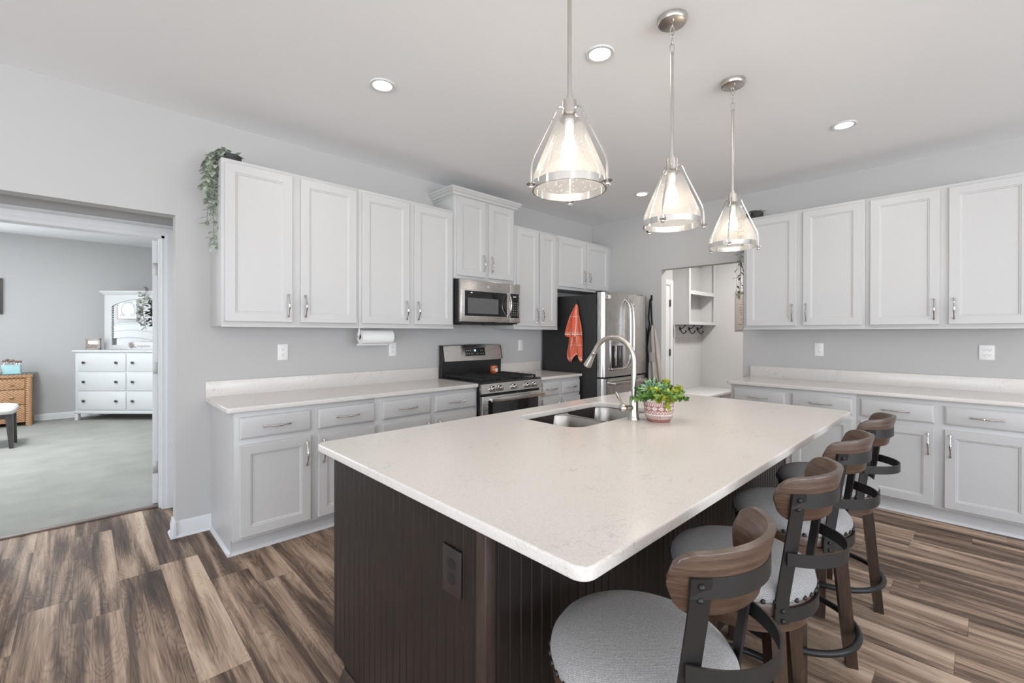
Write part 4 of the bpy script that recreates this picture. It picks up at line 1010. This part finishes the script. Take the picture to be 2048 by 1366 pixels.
# ------------------------------------------------------------------ pendants
def make_pendant(loc, label):
    t = thing('pendant_light', label, 'pendant light', loc, 0, 'pendant lights over the island')
    D = -HC   # local z=0 is the ceiling
    cn = MB().lathe([(0.0, 0.0), (0.066, 0.0), (0.066, -0.016), (0.062, -0.024), (0.058, -0.026), (0.0, -0.026)], 36).build('canopy', 'nickel', t, smooth=30)
    mb = MB()
    for s in (-1, 1): mb.cyl((s*0.035, 0, -0.025), (s*0.035, 0, -0.037), 0.004, n=10)
    mb.build('canopy_screw', 'nickel', cn)
    mb = MB().tube([(0.006*math.cos(a), 0, -0.033+0.008*math.sin(a)) for a in [2*PI*i/12 for i in range(12)]], 0.0022, 6, True)
    z = -0.062
    for k in range(3):
        P = []
        for i in range(16):
            a = 2*PI*i/16; u, v = 0.0095*math.cos(a), 0.024*math.sin(a)
            P.append((u, 0, z+v) if k % 2 else (0, u, z+v))
        mb.tube(P, 0.0021, 6, True); z -= 0.038
    mb.build('chain', 'nickel', t)
    MB().tube([(0, 0, -0.160), (0, 0, -0.170), (0, 0, -0.172), (0, 0, -0.662)], [0.0095, 0.0095, 0.0075, 0.0075], 12).build('rod', 'nickel', t)
    MB().lathe([(0.0, -0.638), (0.0125, -0.638), (0.0125, -0.655), (0.0245, -0.656), (0.0245, -0.702), (0.019, -0.706), (0.032, -0.715), (0.036, -0.720), (0.0, -0.720)], 28).build('socket_cap', 'nickel', t, smooth=25)
    RB, RTp = 0.128, 0.044; zt, zb = -0.722, -0.968
    prof = [(0.020, zt+0.002), (0.038, zt), (RTp+0.004, zt-0.008), (RTp+0.010, zt-0.022), (RB-0.012, zb+0.075), (RB-0.004, zb+0.055), (RB-0.0015, zb+0.035), (RB-0.001, zb+0.004)]
    MB().lathe(prof, 48, None, False, False).build('glass_shade', 'seeded', t, smooth=60, fix=False)
    MB().lathe([(RB+0.001, zb), (RB+0.001, zb+0.026), (RB-0.0035, zb+0.026), (RB-0.0035, zb), (RB+0.001, zb)], 48, None, False, False).build('ring', 'polnickel', t, smooth=30)
    for k in range(3):
        a = math.radians(-82+120*k); c, s = math.cos(a), math.sin(a)
        R = lambda r, z: (r*c, r*s, z)
        P = [R(0.018, -0.690), R(0.028, -0.682), R(0.040, -0.682), R(0.050, -0.692), R(0.062, -0.72), R(RB+0.008, zb+0.10), R(RB+0.016, zb+0.075), R(RB+0.018, zb+0.05), R(RB+0.018, zb-0.002)]
        arm = MB().tube(P, 0.0042, 8).build('arm', 'polnickel', t)
        p = Vector(R(RB+0.018, zb+0.004))
        mb = MB().lathe([(0, 0.004), (0.015, 0.004), (0.017, 0.002), (0.015, 0.0), (0, 0.0)], 16, Matrix.Translation(p)).sphere(tuple(p+Vector((0, 0, -0.009))), 0.0095, 12, 8)
        mb.build('finial', 'polnickel', arm)
    MB().lathe([(0.0, -0.72), (0.016, -0.72), (0.016, -0.76), (0.013, -0.765), (0.0, -0.765)], 16).build('lamp_holder', 'plate', t)
    MB().lathe([(0.0, -0.765), (0.012, -0.765), (0.014, -0.78), (0.026, -0.815), (0.029, -0.835), (0.025, -0.855), (0.012, -0.868), (0.0, -0.87)], 20, None, False, False).build('bulb', 'bulb', t)
    lamp('POINT', 'bulb_glow', (0, 0, -0.885), BULB_W, (1.0, 0.84, 0.66), 0.03, t)
    return t
make_pendant((-3.828, -2.705, HC), 'pendant nearest the camera, its rod running out of the top of view')
p0 = [o for o in bpy.data.objects if o.name.startswith('pendant_light')][0]
dup(p0, (-3.074, -2.705, HC), 0.6, 'middle of the three glass pendants over the island')
dup(p0, (-2.319, -2.700, HC), 0.6, 'pendant over the far end of the island, in front of the right-hand cabinets')

# ------------------------------------------------------------------ recessed downlights
def downlight(loc, label):
    t = thing('recessed_light', label, 'recessed light', loc, 0, 'recessed ceiling lights')
    MB().lathe([(0.052, -0.002), (0.056, -0.006), (0.070, -0.007), (0.074, -0.004), (0.075, 0.0), (0.052, 0.0)], 40, None, False, False).build('trim_ring', 'trim', t)
    MB().lathe([(0.053, -0.0025), (0.0, -0.003)], 32, None, False, False).build('lens', 'lens', t, fix=False)
    lamp('AREA', 'downlight_glow', (0, 0, -0.012), DOWN_W, LED, 0.10, t)
downlight((-3.776, -1.25, HC), 'lit recessed ceiling light above the left base cabinets')
downlight((-3.098, -2.318, HC), 'lit recessed ceiling light between the two nearest pendant rods')
downlight((-1.19, -3.035, HC), 'lit recessed ceiling light in front of the right-hand cabinets')
downlight((-0.80, -1.231, HC), 'lit recessed ceiling light near the refrigerator, beside the middle pendant shade')

# ------------------------------------------------------------------ stools
def make_stool(loc, rotz, label):
    t = thing('counter_stool', label, 'stool', loc, rotz, 'swivel stools along the island')
    mb = MB().lathe([(0.0, 0.583), (0.208, 0.583), (0.214, 0.588), (0.2165, 0.600), (0.214, 0.614), (0.203, 0.630), (0.18, 0.643), (0.14, 0.652), (0.08, 0.657), (0.0, 0.659)], 64, None, False, False)
    seat = mb.build('seat_cushion', 'fabric', t, smooth=80)
    mb = MB()
    for i in range(40):
        a = 2*PI*i/40; mb.sphere((0.2155*math.cos(a), 0.2155*math.sin(a), 0.592), 0.0075, 8, 6)
    mb.build('nailhead_trim', 'gunmetal', seat)
    MB().lathe([(0.0, 0.546), (0.205, 0.546), (0.211, 0.549), (0.212, 0.578), (0.208, 0.584), (0.0, 0.584)], 56).build('swivel_ring', 'stoolwood', t)
    MB().lathe([(0.0, 0.49), (0.193, 0.49), (0.199, 0.493), (0.200, 0.538), (0.195, 0.543), (0.0, 0.546)], 56).build('seat_base', 'stoolwood', t)
    base = thing_part = None
    for k in range(4):
        a = PI/4+PI/2*k; c, s = math.cos(a), math.sin(a)
        rings = []
        for z, r, h in ((0.50, 0.172, 0.023), (0.12, 0.207, 0.0205), (0.0, 0.219, 0.019)):
            u = Vector((c, s, 0)); v = Vector((-s, c, 0)); p = u*r+Vector((0, 0, z))
            rings.append([p+u*h+v*h, p-u*h+v*h, p-u*h-v*h, p+u*h-v*h])
        lg = MB().loft(rings).build('leg', 'legwood', t, smooth=20); lg.rotation_euler = (0, 0, STLEG)
    MB().tube([(0.236*math.cos(2*PI*i/56), 0.236*math.sin(2*PI*i/56), 0.158) for i in range(56)], 0.0125, 12, True).build('foot_ring', 'blackmetal', t)
    # bent wooden back rest
    RB0, cy0, PH = 0.185, -0.065, math.radians(63)
    n, m = 36, 10; zc, hh = 0.898, 0.066; th = 0.018
    def pt(ph, z, off):
        R = RB0+off+(z-zc)*0.22
        return (R*math.sin(ph), cy0-R*math.cos(ph), z)
    rings = []
    for i in range(n+1):
        u = -1+2*i/n; ph = u*PH
        e = max(0.0, (abs(u)-0.66)/0.34); k = (1-e**2.9)**0.5 if e < 1 else 0.0
        k = max(k, 0.12)
        top = zc+hh*k*(1.0+0.06*math.cos(u*PI)); bot = zc-hh*k
        ring = []
        for z, off in ((bot, 0.002), (bot+0.004, 0), (zc, 0), (top-0.004, 0), (top, 0.002), (top, th-0.002), (top-0.004, th), (zc, th), (bot+0.004, th), (bot, th-0.002)):
            ring.append(pt(ph, z, off))
        rings.append(ring)
    back = MB().loft(rings).build('back_rest', 'stoolwood', t, smooth=45)
    # metal frame: two uprights and three bands
    fr_ = MB(); PB = math.radians(40.5)
    for s in (-1, 1):
        ph = s*PB
        o_ = lambda r, z: (r*math.sin(ph), -r*math.cos(ph), z)
        tx = Vector((math.cos(ph), math.sin(ph), 0)); nx = Vector((math.sin(ph), -math.cos(ph), 0))
        pa = o_(0.2185, 0.530); pb = o_(0.2195, 0.60); pcx = pt(ph*1.14, 0.835, th+0.004); pd = pt(ph*1.14, 0.915, th+0.0045)
        pm = tuple(Vector(pb).lerp(Vector(pcx), 0.5))
        up_ = MB().strip([pa, pb, pm, pcx, pd], tx, 0.040, nx, 0.006).build('upright', 'gunmetal', t, smooth=30)
        for q in (o_(0.2225, 0.541), o_(0.2225, 0.569), pt(ph*1.14, 0.872, th+0.0085), pt(ph*1.14, 0.900, th+0.0085)):
            MB().sphere(q, 0.0068, 12, 8).build('bolt', 'blackmetal', up_)
    def band(z, h, fn, phm=PB):
        P = [fn(-phm+2*phm*i/24) for i in range(25)]
        MB().strip([(x, y, z) for x, y in P], (0, 0, 1), h, lambda i: Vector((P[i][0], P[i][1], 0)).normalized(), 0.005).build('band', 'gunmetal', t, smooth=30)
    band(0.556, 0.040, lambda p: (0.2195*math.sin(p), -0.2195*math.cos(p)), PB+0.10)
    band(0.895, 0.040, lambda p: pt(p, 0.895, th+0.0035)[:2], PB*1.14+0.10)
    def midb(p):
        q = p/PB; r = 0.240+0.055*math.cos(q*PI/2)
        return (r*math.sin(p), -r*math.cos(p))
    band(0.728, 0.036, midb)
    return t
STLEG = 0.0
STOOLS = [((-4.09, -3.14, 0), 0, 'counter stool closest to the camera, its grey seat cut by the bottom edge', 12),
          ((-3.47, -3.145, 0), 0, 'second counter stool from the camera, its back standing behind the nearest stool', 6),
          ((-2.87, -3.14, 0), 0, 'third counter stool from the camera, in front of the farthest one', -21),
          ((-2.265, -3.145, 0), 0, 'farthest counter stool, against the view of the right-hand base cabinets', 52)]
st0 = make_stool(STOOLS[0][0], STOOLS[0][1], STOOLS[0][2])
allst = [st0]+[dup(st0, a, b, c) for a, b, c, d in STOOLS[1:]]
for s_, (a, b, c, d) in zip(allst, STOOLS):
    for ch in s_.children:
        if ch.name.startswith('leg'): ch.rotation_euler = (0, 0, math.radians(d))

# ------------------------------------------------------------------ bedroom
e1 = Vector((0.688, -0.726, 0)).normalized() if 0 else Vector((0.7222, -0.6917, 0)).normalized()
DR0 = Vector((-5.165, 5.86, 0.012)); drz = math.atan2(e1.y, e1.x)
dw = thing('dresser', 'white six-drawer dresser standing at an angle in the bedroom', 'dresser', tuple(DR0), drz)
WD, DD, HD = 1.62, 0.46, 1.075
mb = MB().box(0.02, WD-0.02, 0.015, DD, 0.14, HD-0.025, 0.002).box(-0.0, WD, 0.0, DD+0.01, 0.105, 0.145, 0.006)
mb.build('carcass', 'white_furn', dw)
MB().box(-0.012, WD+0.012, -0.012, DD+0.01, HD-0.03, HD, 0.008).build('top', 'white_furn', dw)
for x in (0.012, WD-0.062):
    for y in (0.01, DD-0.06): MB().box(x, x+0.05, y, y+0.05, 0.0, 0.11, 0.004).build('foot', 'white_furn', dw)
for cx0, cx1 in ((0.075, 0.80), (0.82, WD-0.075)):
    for j in range(3):
        z0 = 0.165+j*0.293; 
        dq = MB().box(cx0, cx1, 0.003, 0.02, z0, z0+0.272, 0.004).build('drawer', 'white_furn', dw)
        for x in (cx0+0.095, cx1-0.135):
            MB().tube([(x, 0.003, z0+0.135), (x, -0.010, z0+0.135), (x, -0.014, z0+0.135), (x, -0.024, z0+0.135), (x, -0.028, z0+0.135)], [0.008, 0.007, 0.018, 0.019, 0.008], 14).build('knob', 'bronze', dq)
ztop = 0.012+HD
mr = thing('dresser_mirror', 'white framed mirror with crown and beaded edge on the bedroom dresser', 'mirror', tuple(DR0+e1*0.205+Vector((0, 0, HD))), drz)
my = 0.30; MW, MH = 1.18, 0.93
mb = MB().box(0, 0.115, my, my+0.04, 0, MH-0.05, 0.003).box(MW-0.115, MW, my, my+0.04, 0, MH-0.05, 0.003).box(0.115, MW-0.115, my, my+0.04, 0, 0.075, 0.003)
A = [(0.115+(MW-0.23)*i/20, MH-0.245+0.12*math.sin(PI*i/20)**0.8) for i in range(21)]
mb.loft([[(x, yy, z) for x, z in A]+[(MW-0.115, yy, MH-0.05), (0.115, yy, MH-0.05)] for yy in (my, my+0.04)])
mb.build('frame', 'white_furn', mr, smooth=30)
cp_ = [(0, 0), (0.012, 0.004), (0.02, 0.02), (0.04, 0.04), (0.045, 0.06), (0, 0.06)]
rings = [[(-a*1.0, my-a, MH-0.06+b) for a, b in cp_], [(MW+a, my-a, MH-0.06+b) for a, b in cp_]]
MB().loft(rings).box(0, MW, my, my+0.04, MH-0.06, MH, 0.0).build('crown', 'white_furn', mr)
mb = MB()
for i in range(22):
    mb.sphere((0.122, my-0.001, 0.09+i*0.028), 0.010, 8, 6)
mb.build('beading', 'white_furn', mr)
MB().box(0.10, MW-0.10, my+0.012, my+0.02, 0.06, MH-0.10).build('glass', 'mirror', mr)
def on_dresser(x, y): return tuple(DR0+e1*x+Vector((-e1.y, e1.x, 0))*y+Vector((0, 0, HD)))
pf_ = thing('photo_frame', 'small grey wooden photo frame on the dresser left of the mirror', 'picture frame', on_dresser(0.03, 0.16), drz)
mb = MB()
for a in ((0, 0.022, 0, 0.175), (0.208, 0.23, 0, 0.175), (0, 0.23, 0, 0.022), (0, 0.23, 0.153, 0.175)): mb.box(a[0], a[1], 0, 0.03, a[2], a[3], 0.002)
mb.build('frame', 'frame', pf_); MB().box(0.02, 0.21, 0.022, 0.028, 0.02, 0.155).build('backing', 'label', pf_)
MB().box(0.03, 0.20, 0.019, 0.022, 0.024, 0.085).build('photo', 'photo', pf_)
sg = thing('greeting_sign', 'small white sign with flowers and script leaning on the dresser mirror', 'sign', on_dresser(0.67, 0.20), drz)
MB().box(0, 0.40, 0, 0.018, 0, 0.12, 0.002).build('board', 'white_furn', sg)
mb = MB()
for i in range(9): mb.sphere((0.04+rnd.uniform(-.03, .05), -0.004, 0.07+rnd.uniform(-.03, .04)), 0.017, 8, 6, (1, 0.5, 1))
mb.build('flower', 'flower', sg)
mb = MB()
for i in range(8): mb.leaf((0.07+rnd.uniform(-.03, .04), -0.005, 0.06+rnd.uniform(-.015, .02)), (rnd.uniform(-1, 1), -0.2, rnd.uniform(-.4, .6)), (0, -1, 0), 0.04, 0.018)
mb.build('leaves', 'greyleaf', sg, smooth=0)
text('lettering', 'together', 0.06, 'frame', sg, (0.25, -0.001, 0.06), (PI/2, 0, 0), 'CENTER', 0.001)
gr = thing('greenery_swag', 'green and grey leafy swag hanging on the right of the dresser mirror', 'greenery', on_dresser(0.865, 0.24), drz)
mb = MB()
for i in range(60):
    z = rnd.uniform(0.36, 0.95); a = rnd.uniform(PI, 2*PI); d = Vector((math.cos(a), math.sin(a)*0.6, rnd.uniform(-.7, .5)))
    mb.leaf((rnd.uniform(-0.05, 0.05)+0.08*((z-0.62)/0.3)**2, -0.01-rnd.random()*0.02, z), d, (0, -1, 0.3), rnd.uniform(.05, .09), 0.03)
mb.build('foliage', 'greyleaf', gr, smooth=0)
MB().tube([(0.05, 0.0, 0.94), (0.0, -0.005, 0.62), (0.05, 0.0, 0.32)], 0.004, 6).build('stem', 'stem', gr)
# wall art and headboard seen in the mirror
pq = thing('carved_plaque', 'pale carved scrollwork plaque seen in the dresser mirror', 'wall art', (-8.0, 5.36, 1.64), PI/2)
mb = MB().box(-0.17, 0.17, -0.02, 0, 0, 0.46, 0.003); mb.build('panel', 'frame', pq)
mb = MB().box(-0.15, 0.15, -0.022, -0.018, 0.02, 0.44)
mb.build('ground', 'plaque', pq)
mb = MB()
for s in (-1, 1):
    mb.tube([(s*0.13*math.sin(t*2.2)*(1-0.2*t), -0.026, 0.44-0.36*t) for t in [i/16 for i in range(17)]], 0.011, 6)
    mb.tube([(s*(0.075+0.045*math.cos(a)*(1-a/9)), -0.026, 0.085+0.045*math.sin(a)*(1-a/9)) for a in [i*0.4 for i in range(18)]], 0.009, 6)
    mb.tube([(s*(0.14-0.28*t), -0.026, 0.30+0.13*t) for t in [i/6 for i in range(7)]], 0.01, 6)
mb.build('scrollwork', 'white_furn', pq)
hb = thing('headboard', 'white arched headboard reflected in the dresser mirror', 'headboard', (-8.0, 6.2, 0.012), PI/2)
A = [(-1.9*i/24, 1.25+0.30*math.sin(PI*i/24)) for i in range(25)]
mb = MB().loft([[(x, yy, z) for x, z in A]+[(-1.9, yy, 0), (0, yy, 0)] for yy in (-0.01, -0.06)]); mb.build('panel', 'white_furn', hb, smooth=30)
for off in (0.0, -0.14, -0.30):
    MB().tube([(x*(1+off*0.3), -0.065, z+off) for x, z in A], 0.014, 6).build('moulding', 'white_furn', hb)
# wicker chest
nt_ = thing('wicker_chest', 'woven wicker chest of drawers with a glass top', 'chest', (-6.25, 5.79, 0.012))
NW, ND, NH = 0.68, 0.44, 0.748
MB().box(0.02, NW-0.035, 0.03, ND, 0.05, NH-0.03, 0.006).build('carcass', 'wicker', nt_)
MB().box(-0.005, NW-0.008, 0.0, ND+0.01, NH-0.055, NH-0.008, 0.015).build('top', 'wicker', nt_)
MB().cyl((NW-0.05, 0.035, 0.0), (NW-0.05, 0.035, NH-0.05), 0.034, n=16).build('corner_post', 'wicker', nt_)
MB().cyl((0.05, 0.035, 0.0), (0.05, 0.035, NH-0.05), 0.034, n=16).build('corner_post', 'wicker', nt_)
MB().cyl((NW-0.05, ND-0.035, 0.0), (NW-0.05, ND-0.035, 0.1), 0.03, n=12).cyl((0.05, ND-0.035, 0.0), (0.05, ND-0.035, 0.1), 0.03, n=12).build('foot', 'wicker', nt_)
for z0, z1 in ((0.055, 0.30), (0.31, 0.52), (0.53, 0.665)):
    dq = MB().box(0.09, NW-0.09, 0.012, 0.035, z0, z1, 0.006).build('drawer', 'wicker', nt_)
    for x in (0.19, NW-0.215): MB().sphere((x, 0.0, (z0+z1)/2), 0.018, 10, 8, (1.3, 1, 0.8)).build('knob', 'wicker', dq)
MB().box(-0.02, NW+0.02, -0.015, ND+0.015, NH-0.007, NH, 0.002).build('glass_top', 'glass', nt_)
bx = thing('brush_caddy', 'teal box of makeup brushes on the wicker chest', 'caddy', (-5.80, 5.97, 0.012+NH))
mb = MB()
rings = [[(x, y, z) for x, y in rrect(-0.095, 0.095, -0.06, 0.06, 0.02, 3)] for z in (0, 0.004, 0.125)]
mb.loft(rings, True, True, True).box(-0.1, 0.1, -0.065, 0.065, 0.0, 0.012, 0.003)
mb.build('box', 'teal', bx)
for i in range(6):
    x, y = -0.075+i*0.03, rnd.uniform(-.03, .03); h = rnd.uniform(.15, .19)
    b_ = MB().cyl((x, y, 0.12), (x+rnd.uniform(-.02, .02), y, h), 0.007, n=8).build('ferrule', 'chrome', bx)
    MB().sphere((x+rnd.uniform(-.01, .01), y, h+0.015), 0.02, 10, 8, (1.1, 1, 0.9)).build('bristles', 'brush', b_)
pj = thing('pink_jar', 'pink speckled lidded jar left of the teal box', 'jar', (-5.945, 5.90, 0.012+NH))
MB().lathe([(0, 0), (0.05, 0.0), (0.056, 0.01), (0.056, 0.05), (0.048, 0.065), (0, 0.065)], 20).build('body', 'pink', pj)
MB().lathe([(0.046, 0.063), (0.04, 0.085), (0.015, 0.095), (0.012, 0.108), (0.0, 0.112)], 20, None, True, False).build('lid', 'pink', pj)
bn = thing('upholstered_bench', 'cream upholstered bench with dark legs at the bedroom doorway edge', 'bench', (-5.64, 4.12, 0.012), math.radians(0))
rings = []
for z, k in ((0.40, 0.0), (0.405, 0.012), (0.44, 0.02), (0.475, 0.006), (0.495, -0.06), (0.502, -0.2)):
    rings.append([(x-0.72, y+0.14, z) for x, y in rrect(-0.72-k, 0.72+k, -0.22-k*0.9, 0.22+k*0.9, 0.04+max(0, k), 5)])
MB().loft(rings).build('seat', 'cream', bn, smooth=60)
MB().box(-1.42, -0.02, -0.06, 0.34, 0.345, 0.40, 0.004).build('apron_rail', 'darkwood', bn)
for x, sx in ((-0.035, 1), (-1.405, -1)):
    for y, sy in ((-0.045, -1), (0.325, 1)):
        rings = []
        for z, h, o_ in ((0.0, 0.018, 0.02), (0.39, 0.031, 0.0)):
            rings.append([(x+sx*o_+a*h, y+b*h, z) for a, b in ((-1, -1), (1, -1), (1, 1), (-1, 1))])
        MB().loft(rings).build('leg', 'darkwood', bn)
pc = thing('picture', 'dark framed picture on the far bedroom wall, cut by the left edge of view', 'picture', (-6.10, 6.249, 1.627))
mb = MB().box(-0.20, 0.195, -0.03, 0, 0, 0.523, 0.003); mb.build('frame', 'darkwood', pc)
MB().box(-0.16, 0.155, -0.032, -0.028, 0.045, 0.478).build('print', 'photo', pc)

# ------------------------------------------------------------------ mudroom
bb = thing('beadboard_panel', 'white beadboard panel behind the mudroom bench', 'wall panel', (1.25, -0.55, 0.0))
pr = beadboard_rings(0.945, 0.045, 0.006, 0.004)
MB().prism([(u, -0.012-v) for u, v in pr]+[(0.945, 0), (0, 0)], 0.50, 1.486).box(0, 0.06, -0.02, 0, 0.5, 1.488).box(0.885, 0.948, -0.02, 0, 0.5, 1.488).build('panel', 'cab', bb, smooth=20)
rl = MB().box(0, 0.948, -0.032, -0.01, 1.30, 1.488, 0.002).build('hook_rail', 'cab', bb)
cb = thing('cubby_shelf', 'white open cubby shelf above the coat hooks in the mudroom', 'shelf', (1.25, -0.55, 1.488))
CW, CD, CH = 0.948, 0.235, 1.05
mb = MB().box(0, 0.02, -CD, 0, 0, CH).box(CW-0.02, CW, -CD, 0, 0, CH).box(0.002, CW-0.002, -0.012, -0.0005, 0.002, CH-0.002)
for z in (0.001, 0.46, CH-0.021): mb.box(0.001, CW-0.001, -CD+0.001, -0.001, z, z+0.02)
mb.build('carcass', 'cab', cb)
mb = MB().box(-0.002, 0.05, -CD-0.018, -CD, 0, CH).box(CW-0.06, CW, -CD-0.018, -CD, 0, CH)
for z0, z1 in ((0, 0.045), (0.445, 0.50), (CH-0.05, CH)): mb.box(0.05, CW-0.06, -CD-0.018, -CD, z0, z1)
mb.build('face_frame', 'cab', cb)
ch0 = thing('coat_hook', 'leftmost dark bronze coat hook under the cubby shelf', 'coat hook', (1.42, -0.582, 1.43), 0, 'coat hooks under the cubby')
mb = MB().lathe([(0, 0), (0.03, 0.0), (0.028, 0.006), (0.012, 0.012), (0, 0.013)], 18, Matrix.Rotation(PI/2, 4, 'X'))
mb.build('rose', 'bronze', ch0)
MB().tube([(0, -0.01, 0), (0, -0.04, 0.005), (0, -0.07, 0.03), (0, -0.085, 0.055)], [0.008, 0.007, 0.006, 0.012], 10).tube([(0, -0.01, -0.005), (0, -0.025, -0.05), (0, -0.055, -0.075), (0, -0.085, -0.06), (0, -0.095, -0.03)], [0.008, 0.007, 0.007, 0.007, 0.011], 10).build('prong', 'bronze', ch0)
dup(ch0, (1.72, -0.582, 1.43), 0, 'middle dark bronze coat hook under the cubby shelf')
dup(ch0, (2.02, -0.582, 1.43), 0, 'rightmost dark bronze coat hook under the cubby shelf')
mbn = thing('mudroom_bench', 'white built-in bench with open space below in the mudroom', 'bench', (0.95, -0.55, 0))
MB().box(0, 1.248, -0.585, 0, 0.46, 0.50, 0.006).build('seat', 'cab', mbn)
MB().box(0.02, 1.23, -0.56, -0.54, 0.36, 0.46).build('apron_rail', 'cab', mbn)
for x in (0.02, 0.62, 1.19): MB().box(x, x+0.04, -0.56, 0, 0, 0.46).build('divider', 'cab', mbn)
ws = thing('wall_sign', 'weathered grey-brown sign with dark lettering on the mudroom wall', 'sign', (2.2, -1.10, 1.412), RZ)
MB().box(0, 0.27, -0.022, 0, 0, 0.60, 0.002).build('board', 'signboard', ws)
mb = 0
for i, (s, z) in enumerate((('Gather', 0.555), ('in this', 0.50), ('kitchen', 0.46), ('we laugh', 0.42), ('we share', 0.385), ('we say please', 0.345), ('and thank you', 0.305), ('we help out', 0.265), ('we do hugs', 0.235), ('we love', 0.195), ('each other', 0.16), ('we give', 0.12), ('second chances', 0.085), ('always', 0.05))):
    text('lettering', s, 0.058 if i == 0 else 0.026, 'ink', ws, (0.135, -0.0225, z), (PI/2, 0, 0), 'CENTER', 0.0006)
